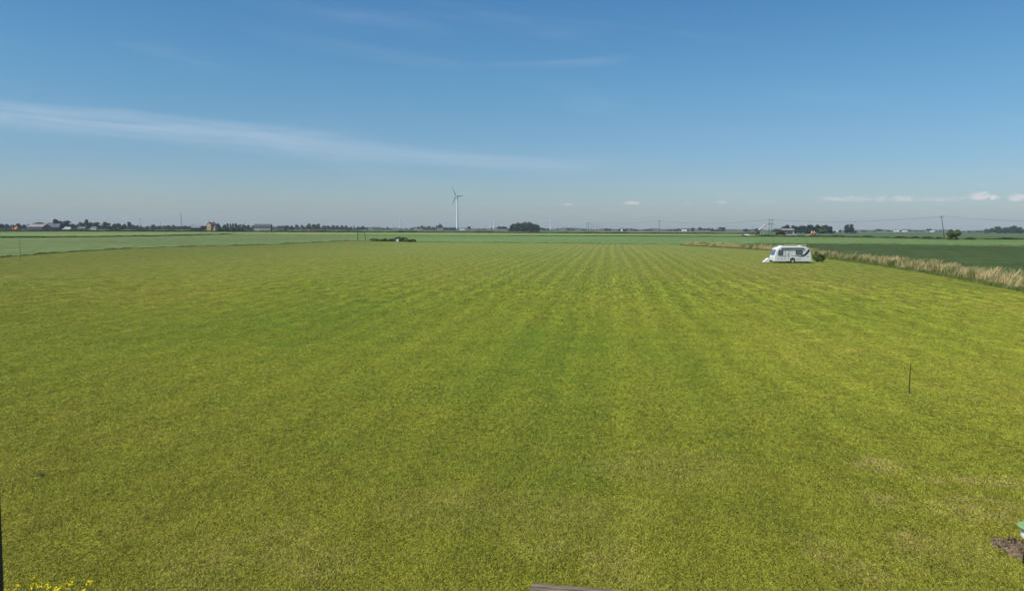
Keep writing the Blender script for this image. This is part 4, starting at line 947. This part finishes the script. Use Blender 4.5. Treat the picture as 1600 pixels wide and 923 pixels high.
b_ = MB(); b_.tube([(3.4, .2, .4), (o0.lerp(o1, .5).x, .2, o0.lerp(o1, .5).z-.5)], .13, 6); b_.build('support_strut', m_red, root)
for x in (-1.2, 3.4):
    b_ = MB(); b_.tube([(x, -1.1, .5), (x, -.8, .5)], .5, 14); b_.build('wheel', m_tyre, root)
# orange loader
g = foot(1268, 850); root = empty('loader', g); tag(root, 'orange and cream farm loader parked before the dark wood', 'farm machine')
b_ = MB(); b_.prism([(0, .7), (0, 1.9), (.6, 2.3), (4.6, 2.3), (5.2, 1.6), (5.2, .7)], 0, 2.2); b_.build('body', m_orange, root, bevel=.1)
b_ = MB(); b_.prism([(.4, 2.32), (.7, 3.9), (3.9, 3.9), (4.3, 2.32)], .1, 2.1); cb = b_.build('cab', m_cream, root, bevel=.1)
b_ = MB(); b_.box(1.1, 2.2, .06, .09, 2.6, 3.5); b_.build('window', m_glass, cb)
for x in (1.0, 4.2):
    b_ = MB(); b_.tube([(x, -.2, .75), (x, .35, .75)], .75, 16); b_.build('wheel', m_tyre, root)

# ------------------------------------------------------------------ the caravan
m_cvbody, t, b = material('caravan_body', .35, .5)
TCO = t.new('ShaderNodeTexCoord').outputs['Object']
t.put(b.inputs['Base Color'], t.mix(t.ss(t.noise(t.vm('MULTIPLY', TCO, (1, 1, .3)), 1.3, 4), .35, .8), (.76, .76, .74), (.66, .66, .63)))
g = G(1209.6, 411.2)
root = empty('caravan', (g.x, g.y, 0), R_(.5)); tag(root, 'white touring caravan parked on the mown grass against the reeds', 'caravan')
LN = 5.80*(g.y/121.0)
k_ = g.y/121.0
arch = [(3.02+.42*math.cos(a_), .40+.40*math.sin(a_)) for a_ in np.linspace(0, math.pi, 11)]
prof = [(0, .40), (0, .98), (.10, 1.25), (.25, 1.75), (.42, 2.12), (.72, 2.37), (1.12, 2.49), (2.2, 2.55), (4.5, 2.58), (5.1, 2.50), (5.55, 2.25), (5.85, 1.85), (6.0, 1.3), (6.02, .75), (6.02, .40)]+arch
prof = [(x*LN/6.02, z) for x, z in prof]
b_ = MB(); b_.prism(prof, 0, 2.25); body = b_.build('body', m_cvbody, root, bevel=.10)
fx = LN/6.02
def pl(name, pts, mat, y=-.012, th=.02, parent=root):
    b_ = MB(); b_.prism([(x*fx, z) for x, z in pts], y-th, y+th*.4); return b_.build(name, mat, parent)
def rr(x0, x1, z0, z1, r_=.08, sk=0):
    P_ = []
    for cx, cz, a0 in ((x1-r_, z1-r_, 0), (x0+r_+sk, z1-r_, 90), (x0+r_, z0+r_, 180), (x1-r_, z0+r_, 270)):
        P_ += [(cx+r_*math.cos(R_(a0+q)), cz+r_*math.sin(R_(a0+q))) for q in (0, 30, 60, 90)]
    return P_
w1 = pl('window', rr(.55, 1.38, 1.24, 2.02, .1, .12), m_frame); pl('pane', rr(.65, 1.28, 1.34, 1.92, .06, .08), m_glass, -.03, .012, w1)
w2 = pl('window', rr(3.42, 4.52, 1.30, 1.96, .1), m_frame); pl('pane', rr(3.52, 4.42, 1.40, 1.86, .05), m_glass, -.03, .012, w2)
b_ = MB()
for (x0, x1, z0, z1) in ((1.70, 1.725, .5, 2.08), (2.315, 2.34, .5, 2.08), (1.725, 2.315, 2.055, 2.08), (1.725, 2.315, 1.09, 1.11)): b_.box(x0*fx, x1*fx, -.022, -.002, z0, z1)
dr_ = b_.build('door', m_grey, root)
b_ = MB(); b_.box(2.13*fx, 2.25*fx, -.07, -.023, 1.36, 1.46); b_.build('handle', m_frame, dr_)
b_ = MB(); b_.box(1.05*fx, 4.72*fx, -.14, -.004, 2.20, 2.345); b_.build('awning_case', m_grey, root, bevel=.02)
b_ = MB(); b_.box(-.06, 2.56*fx, -.05, .25, .30, .398); b_.box(3.48*fx, LN+.04, -.05, .25, .30, .398); b_.box(-.06, .25, .25, 2.3, .30, .398); b_.build('skirt', m_white, root, bevel=.02)
# swoosh, thin then swelling up the rear corner
sw = [(2.65, 1.17), (4.2, 1.15), (4.62, 1.26), (4.95, 1.52), (5.25, 1.86), (5.40, 2.10), (5.54, 2.13), (5.66, 2.0), (5.62, 1.84), (5.35, 1.48), (5.05, 1.20), (4.75, 1.08), (4.3, 1.05), (3.6, 1.10)]
pl('swoosh_stripe', sw, m_frame, -.012, .012)
pl('side_stripe', [(.6, 1.11), (1.68, 1.11), (1.68, 1.06), (.7, 1.06)], m_grey, -.012, .012)
pl('swoosh_highlight', [(3.9, 1.045), (4.5, 1.045), (4.8, 1.075), (5.0, 1.17), (4.82, 1.09), (4.5, 1.0), (3.9, 1.0)], m_steel, -.012, .010)
b_ = MB()
for (x0, x1, z0, z1) in ((3.62, 3.64, .50, .74), (4.22, 4.24, .50, .74), (3.64, 4.22, .72, .74), (3.64, 4.22, .50, .52)): b_.box(x0*fx, x1*fx, -.018, -.002, z0, z1)
b_.build('locker_hatch', m_lgrey, root)
for x in (.55, 1.15):
    b_ = MB(); b_.box(x*fx, (x+.09)*fx, -.03, -.002, .62, .70); b_.build('side_marker', m_black, root)
pl('rear_badge', rr(5.15, 5.62, 1.0, 1.05, .02), m_lgrey, -.012, .008)
# front window wraps the slope
b_ = MB(); b_.add([(.06*fx-.03, .25, 1.22), (.24*fx-.04, .25, 1.76), (.38*fx-.03, .25, 2.04), (.06*fx-.03, 2.0, 1.22), (.24*fx-.04, 2.0, 1.76), (.38*fx-.03, 2.0, 2.04), (.12*fx, .25, 1.22), (.35*fx, .25, 1.74), (.54*fx, .25, 2.02), (.12*fx, 2.0, 1.22), (.35*fx, 2.0, 1.74), (.54*fx, 2.0, 2.02)],
      [(0, 1, 4, 3), (1, 2, 5, 4), (0, 6, 7, 1), (1, 7, 8, 2), (3, 4, 10, 9), (4, 5, 11, 10), (2, 8, 11, 5), (0, 3, 9, 6)]); b_.build('front_window', m_glass, root)
b_ = MB(); b_.box(1.0*fx, 1.55*fx, .8, 1.3, 2.44, 2.68); b_.build('roof_vent', m_white, root, bevel=.05)
b_ = MB(); b_.box(4.2*fx, 4.6*fx, .8, 1.3, 2.5, 2.66); b_.build('roof_vent', m_white, root, bevel=.04)
for yy in (.06, 2.0):
    b_ = MB(); b_.tube([(3.02*fx, yy, .345), (3.02*fx, yy+.2, .345)], .345, 24); wh = b_.build('wheel', m_tyre, root)
    b_ = MB(); b_.tube([(3.02*fx, yy-.012, .34), (3.02*fx, yy+.01, .34)], .22, 18); b_.build('rim', m_steel, wh)
b_ = MB(); b_.box(.1, LN-.1, .30, 2.1, .17, .42); b_.build('chassis', m_black, root)  # black chassis made deeper to stand for the shadow under the body
for x in (.9, LN-.6):
    b_ = MB(); b_.tube([(x, .35, .3), (x+.15, .35, .02)], .04, 6); b_.box(x+.05, x+.3, .25, .45, 0.0, .03); b_.build('corner_steady', m_black, root)
b_ = MB(); b_.tube([(-1.25, 1.12, .45), (.3, .5, .35)], .05, 6); b_.tube([(-1.25, 1.12, .45), (.3, 1.75, .35)], .05, 6); b_.build('drawbar', m_black, root)
b_ = MB(); b_.prism([(-1.32, .08), (-1.30, .30), (-1.0, .52), (-.62, .78), (-.50, .74), (-.42, .35), (-.44, .08)], .75, 1.5); b_.build('hitch_cover', m_white, root, bevel=.07)

# ------------------------------------------------------------------ thin stakes
def stake(px, by, ty, r_, label, mat=m_black, foot_=False):
    g = G(px, by); H_ = at(px, ty, g.y).z
    root = empty('stake', (g.x, g.y, 0)); tag(root, label, 'stake')
    b_ = MB(); b_.tube([(0, 0, -.02), (0, 0, H_*.55), (.012*H_, 0, H_)], [r_, r_*.85, r_*.5], 8); b_.build('shaft', mat, root)
    if foot_:
        b_ = MB(); b_.tube([(0, 0, 0), (0, 0, .025)], [.05, .04], 10); b_.build('foot_disc', m_lgrey, root)
stake(1420.3, 616.3, 566.5, .016, 'thin black stake standing alone in the mown grass on the right', m_black, True)
stake(32, 404.5, 372.5, .03, 'tall thin dark stake at the edge of the pale crop on the left')
stake(1208, 395, 370, .035, 'thin dark stake rising behind the front of the caravan')

# ------------------------------------------------------------------ foreground things
# weathered sleeper, its far edge just inside the picture
A_, B_ = G(832, 909.0, .16), G(1012, 924.5, .16); dv = (B_-A_); ang = math.atan2(dv.y, dv.x)
b_ = MB(); n = 14; LB = 2.4; Wd = .24
V_ = []
for i in range(n+1):
    x = LB*i/n; e1 = .006*math.sin(i*2.3); e2 = .005*math.sin(i*1.3+1)
    V_ += [(x, -Wd+e2, 0), (x, 0+e1, 0), (x, 0+e1-.008, .152), (x, -.012+e1, .16), (x, -Wd+.012+e2, .16+e1*.4), (x, -Wd+e2, .15)]
fs = [(i*6+j, i*6+(j+1) % 6, (i+1)*6+(j+1) % 6, (i+1)*6+j) for i in range(n) for j in range(6)]+[tuple(range(6)), tuple(range(n*6, n*6+6))]
b_.add(V_, fs); o = b_.build('timber_sleeper', m_oldwood, None, loc=(A_.x, A_.y, 0)); o.rotation_euler.z = ang
tag(o, 'weathered grey timber sleeper lying in the grass at the bottom of the view', 'sleeper')

# bare soil with clods round the drum
import bmesh
gs = G(1592, 858); bm = bmesh.new(); nr, na = 16, 40
from mathutils import noise as mn
rings = []
for i in range(nr+1):
    rg = []
    for j in range(na):
        q = 2*math.pi*j/na; rad = (i/nr)*(.36+.03*math.sin(q*3+1)+.03*math.sin(q*7)+.02*math.sin(q*11)); x, y = rad*math.cos(q), rad*math.sin(q)*1.3
        e = (1-(i/nr)**3); z = .018+e*(.05*mn.noise(Vector((x*5, y*5, 1)))+.035*abs(mn.noise(Vector((x*14, y*14, 4))))+.02)
        rg.append(bm.verts.new((x, y, max(z, -.01) if i < nr else .0)))
    rings.append(rg)
for i in range(nr):
    for j in range(na): 
        f = (rings[i][j], rings[i][(j+1) % na], rings[i+1][(j+1) % na], rings[i+1][j])
        try: bm.faces.new(f)
        except Exception: pass
bmesh.ops.remove_doubles(bm, verts=bm.verts, dist=1e-5); bmesh.ops.recalc_face_normals(bm, faces=bm.faces)
me = bpy.data.meshes.new('soil_patch'); bm.to_mesh(me); bm.free(); me.materials.append(m_soil)
o = obj('soil_patch', me, None, (gs.x, gs.y, 0)); tag(o, None, None, None, 'structure')
# clods
pts = []; fs = []
for k in range(70):
    q = rng.uniform(0, 6.28); rr_ = rng.uniform(0, 1)**.5; cx, cy = gs.x+.33*rr_*math.cos(q), gs.y+.42*rr_*math.sin(q); s_ = rng.uniform(.008, .032)
    b0 = len(pts)
    for dx_, dy_, dz_ in ((1, 0, 0), (-1, 0, 0), (0, 1, 0), (0, -1, 0), (0, 0, 1), (0, 0, -1)): pts.append((cx+dx_*s_*rng.uniform(.6, 1.3), cy+dy_*s_*rng.uniform(.6, 1.3), .05+dz_*s_*.7))
    for a_ in (0, 1):
        for c_ in (2, 3):
            for e_ in (4, 5): fs.append((b0+a_, b0+c_, b0+e_))
o = obj('soil_clods', mesh_np('soil_clods', pts, fs, m_soil)); tag(o, 'crumbled brown clods of earth on the bare soil patch', 'soil', None, 'stuff')
# drum with a pale green lid
gl = G(1616, 840.5); root = empty('lidded_drum', (gl.x, gl.y, 0)); tag(root, 'low white drum under a pale green round lid beside the bare soil', 'drum')
lathe([(0, .0), (.19, .0), (.19, .17), (0, .17)]).build('drum', m_white, root, bevel=.01)
lathe([(0, .172), (.245, .172), (.25, .19), (.235, .205), (.12, .222), (0, .228)], 32).build('lid', m_lid, root)
stake(1598.6, 881, 861, .013, 'short black peg in front of the lidded drum')

# leaf-like tuft in the grass on the left
def tuft(px, py, label, h_=.09, n=40, sp=.12, seed=1, mat=None):
    r = np.random.RandomState(seed); g = G(px, py); V_ = []; Fc = []
    for i in range(n):
        q = r.uniform(0, 6.28); d_ = r.uniform(.2, 1)*sp; x0, y0 = r.normal()*.03, r.normal()*.03; w_ = .006
        V_ += [(x0-w_*math.sin(q), y0+w_*math.cos(q), 0), (x0+w_*math.sin(q), y0-w_*math.cos(q), 0), (x0+d_*math.cos(q), y0+d_*math.sin(q), h_*r.uniform(.4, 1))]; Fc.append((3*i, 3*i+1, 3*i+2))
    o = obj('grass_tuft', mesh_np('grass_tuft', V_, Fc, mat or m_weed), None, (g.x, g.y, .01)); tag(o, label, 'grass tuft')
tuft(65, 744, 'small raised tuft alone in the short grass on the left', .12, 60, .14, 2)

# yellow flowering plants at the lower left corner
heads_all = [[(53, 901), (52, 911), (51, 918)], [(62, 913), (73, 913), (76, 917), (80, 919)], [(27, 914), (12, 920.5), (20, 921.5)], [(92, 918), (96, 916), (85, 922)], [(110, 908.5), (112, 911)], [(138, 907.5), (143, 908.5), (131, 921)]]
pl_lab = ['yellow-flowered plant whose topmost bloom stands highest in the lower left corner', 'yellow-flowered plant with the densest cluster, second from the corner', 'yellow-flowered plant nearest the dark window jamb', 'yellow-flowered plant with blooms low between the dense cluster and the single bloom', 'yellow-flowered plant with one small separate bloom', 'yellow-flowered plant furthest right of the corner group']
for hs, lab in zip(heads_all, pl_lab):
    d0 = 9.2; mx = sum(h_[0] for h_ in hs)/len(hs); base = at(mx, 990, d0); root = empty('flowering_plant', (base.x, d0+.1, 0)); tag(root, lab, 'flower', 'yellow flowers in the lower left corner')
    for (px, py) in hs:
        tpz = at(px, py, d0+rng.uniform(-.05, .15)); q = tpz-root.location
        b_ = MB(); b_.tube([(q.x*.15, q.y*.2, 0), (q.x*.5, q.y*.6, q.z*.6), (q.x, q.y, q.z)], [.006, .005, .003], 5); b_.build('stem', m_stem, root)
        r = np.random.RandomState(int(px)); V_ = []; Fc = []
        for i in range(22):
            c_ = q+Vector((r.normal()*.014, r.normal()*.014, r.uniform(-.03, .008)))
            a_ = Vector(r.normal(size=3)).normalized(); e_ = a_.orthogonal().normalized(); s_ = r.uniform(.005, .010); n0 = len(V_)
            V_ += [c_-a_*s_-e_*s_, c_+a_*s_-e_*s_, c_+a_*s_+e_*s_, c_-a_*s_+e_*s_]; Fc.append((n0, n0+1, n0+2, n0+3))
        obj('bloom', mesh_np('bloom', [tuple(v) for v in V_], Fc, m_yel), root)
    b_ = MB()
    for i in range(7):
        q = i*.9; z_ = .1+.07*i; b_.add([(0, 0, z_), (.05*math.cos(q)-.02*math.sin(q), .05*math.sin(q)+.02*math.cos(q), z_+.02), (.16*math.cos(q), .16*math.sin(q), z_-.02), (.05*math.cos(q)+.02*math.sin(q), .05*math.sin(q)-.02*math.cos(q), z_+.02)], [(0, 1, 2, 3)])
    b_.build('leaves', m_stem, root)

# dark upright jamb of the window the view is taken from
d_ = .62; e0 = at(8.6, 923, d_); e1 = at(0.4, 700, d_)
root = empty('window_jamb', (e0.x-.05, d_, 4.1)); tag(root, 'dark grey upright window jamb at the lower left edge of the view', 'window frame')
xt = (e1.x-e0.x)/(e1.z-e0.z)
b_ = MB(); z0, z1 = -.0, 1.9; zz = e0.z-4.1
b_.add([(.05+(z-zz)*xt+dx_, dy_, z) for z in (z0, z1) for dx_, dy_ in ((-.07, -.07), (0, -.07), (0, 0), (-.07, 0))], [(0, 3, 2, 1), (4, 5, 6, 7), (0, 1, 5, 4), (1, 2, 6, 5), (2, 3, 7, 6), (3, 0, 4, 7)])
b_.build('upright', m_frame, root, bevel=.003)

# ------------------------------------------------------------------ the short grass itself: tufts of blades over the near lawn
src = []
for v in range(6):
    r = np.random.RandomState(900+v); n = 420; S_ = .21
    x, y = r.uniform(-S_, S_, n), r.uniform(-S_, S_, n); h = r.uniform(.012, .040, n)*np.where(r.uniform(0, 1, n) < .06, 1.6, 1)
    q = r.uniform(0, 6.28, n); ln = r.uniform(.3, 1.4, n)*h; wv = r.uniform(.0016, .0036, n); q2 = r.uniform(0, 6.28, n)
    V_ = np.stack([np.stack([x-wv*np.cos(q2), y-wv*np.sin(q2), np.zeros(n)], 1), np.stack([x+wv*np.cos(q2), y+wv*np.sin(q2), np.zeros(n)], 1), np.stack([x+ln*np.cos(q)+wv, y+ln*np.sin(q), h], 1)], 1).reshape(-1, 3)
    o = bpy.data.objects.new('grass_tuft_source', mesh_np('grass_tuft_source', V_, np.arange(3*n).reshape(-1, 3), m_blade)); src.append(o)
pts = []; y = 8.5
while y < 78:
    st = .30*(1+max(0, y-12)/38)
    xw = y*.70+1.2; x = -xw
    while x < xw:
        px_, py_ = x+rng.uniform(-.5, .5)*st, y+rng.uniform(-.5, .5)*st
        if rng.random() < min(1, (80-y)/42) and ((px_-gs.x)/.40)**2+((py_-gs.y)/.50)**2 > 1 and px_ < 40: pts.append((px_, py_, .012))
        x += st
    y += st
me = bpy.data.meshes.new('mown_grass'); me.from_pydata(pts, [], [])
ia = me.attributes.new('pick', 'INT', 'POINT'); ia.data.foreach_set('value', NR.randint(0, 6, len(pts)).astype(np.int32))
ra = me.attributes.new('spin', 'FLOAT_VECTOR', 'POINT'); rv = np.zeros((len(pts), 3), np.float32); rv[:, 2] = NR.uniform(0, 6.28, len(pts)); ra.data.foreach_set('vector', rv.ravel())
P_ = np.array(pts); scv = (1+np.maximum(0, P_[:, 1]-12)/55)*NR.uniform(.8, 1.25, len(pts))
sa_ = me.attributes.new('size', 'FLOAT', 'POINT'); sa_.data.foreach_set('value', scv.astype(np.float32))
me.materials.append(m_blade)
go = obj('mown_grass', me); tag(go, 'short mown green and olive grass covering the near field', 'grass', None, 'stuff')
ng = bpy.data.node_groups.new('grass', 'GeometryNodeTree')
ng.interface.new_socket('Geometry', in_out='INPUT', socket_type='NodeSocketGeometry'); ng.interface.new_socket('Geometry', in_out='OUTPUT', socket_type='NodeSocketGeometry')
gi = ng.nodes.new('NodeGroupInput'); goo = ng.nodes.new('NodeGroupOutput'); mp = ng.nodes.new('GeometryNodeMeshToPoints'); ip = ng.nodes.new('GeometryNodeInstanceOnPoints'); gg = ng.nodes.new('GeometryNodeGeometryToInstance')
for o in src:
    oi = ng.nodes.new('GeometryNodeObjectInfo'); oi.inputs[0].default_value = o; oi.inputs[1].default_value = True; ng.links.new(oi.outputs['Geometry'], gg.inputs[0])
def na(n, tp_):
    x = ng.nodes.new('GeometryNodeInputNamedAttribute'); x.data_type = tp_; x.inputs[0].default_value = n; return x.outputs[0]
ng.links.new(gi.outputs[0], mp.inputs[0]); ng.links.new(mp.outputs[0], ip.inputs['Points']); ng.links.new(gg.outputs[0], ip.inputs['Instance'])
ip.inputs['Pick Instance'].default_value = True
ng.links.new(na('pick', 'INT'), ip.inputs['Instance Index'])
ng.links.new(na('spin', 'FLOAT_VECTOR'), ip.inputs['Rotation'])
ng.links.new(na('size', 'FLOAT'), ip.inputs['Scale'])
ng.links.new(ip.outputs[0], goo.inputs[0])
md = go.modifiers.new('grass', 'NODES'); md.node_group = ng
print('turf patches', len(pts), 'trees', cnt[0])

# ------------------------------------------------------------------ haze
HB = HALF+100
b_ = MB(); b_.box(-HB, HB, -300, HB, -1.1, 135)
m_haze = bpy.data.materials.new('haze'); m_haze.use_nodes = True; nt = m_haze.node_tree
nt.nodes.remove(nt.nodes['Principled BSDF']); pv = nt.nodes.new('ShaderNodeVolumePrincipled')
pv.inputs['Color'].default_value = (.74, .84, .94, 1); pv.inputs['Density'].default_value = .00008; pv.inputs['Anisotropy'].default_value = .0
nt.links.new(pv.outputs[0], nt.nodes['Material Output'].inputs['Volume'])
o = b_.build('haze', m_haze); tag(o, 'pale blue haze lying over the distant fields', 'haze', None, 'stuff')
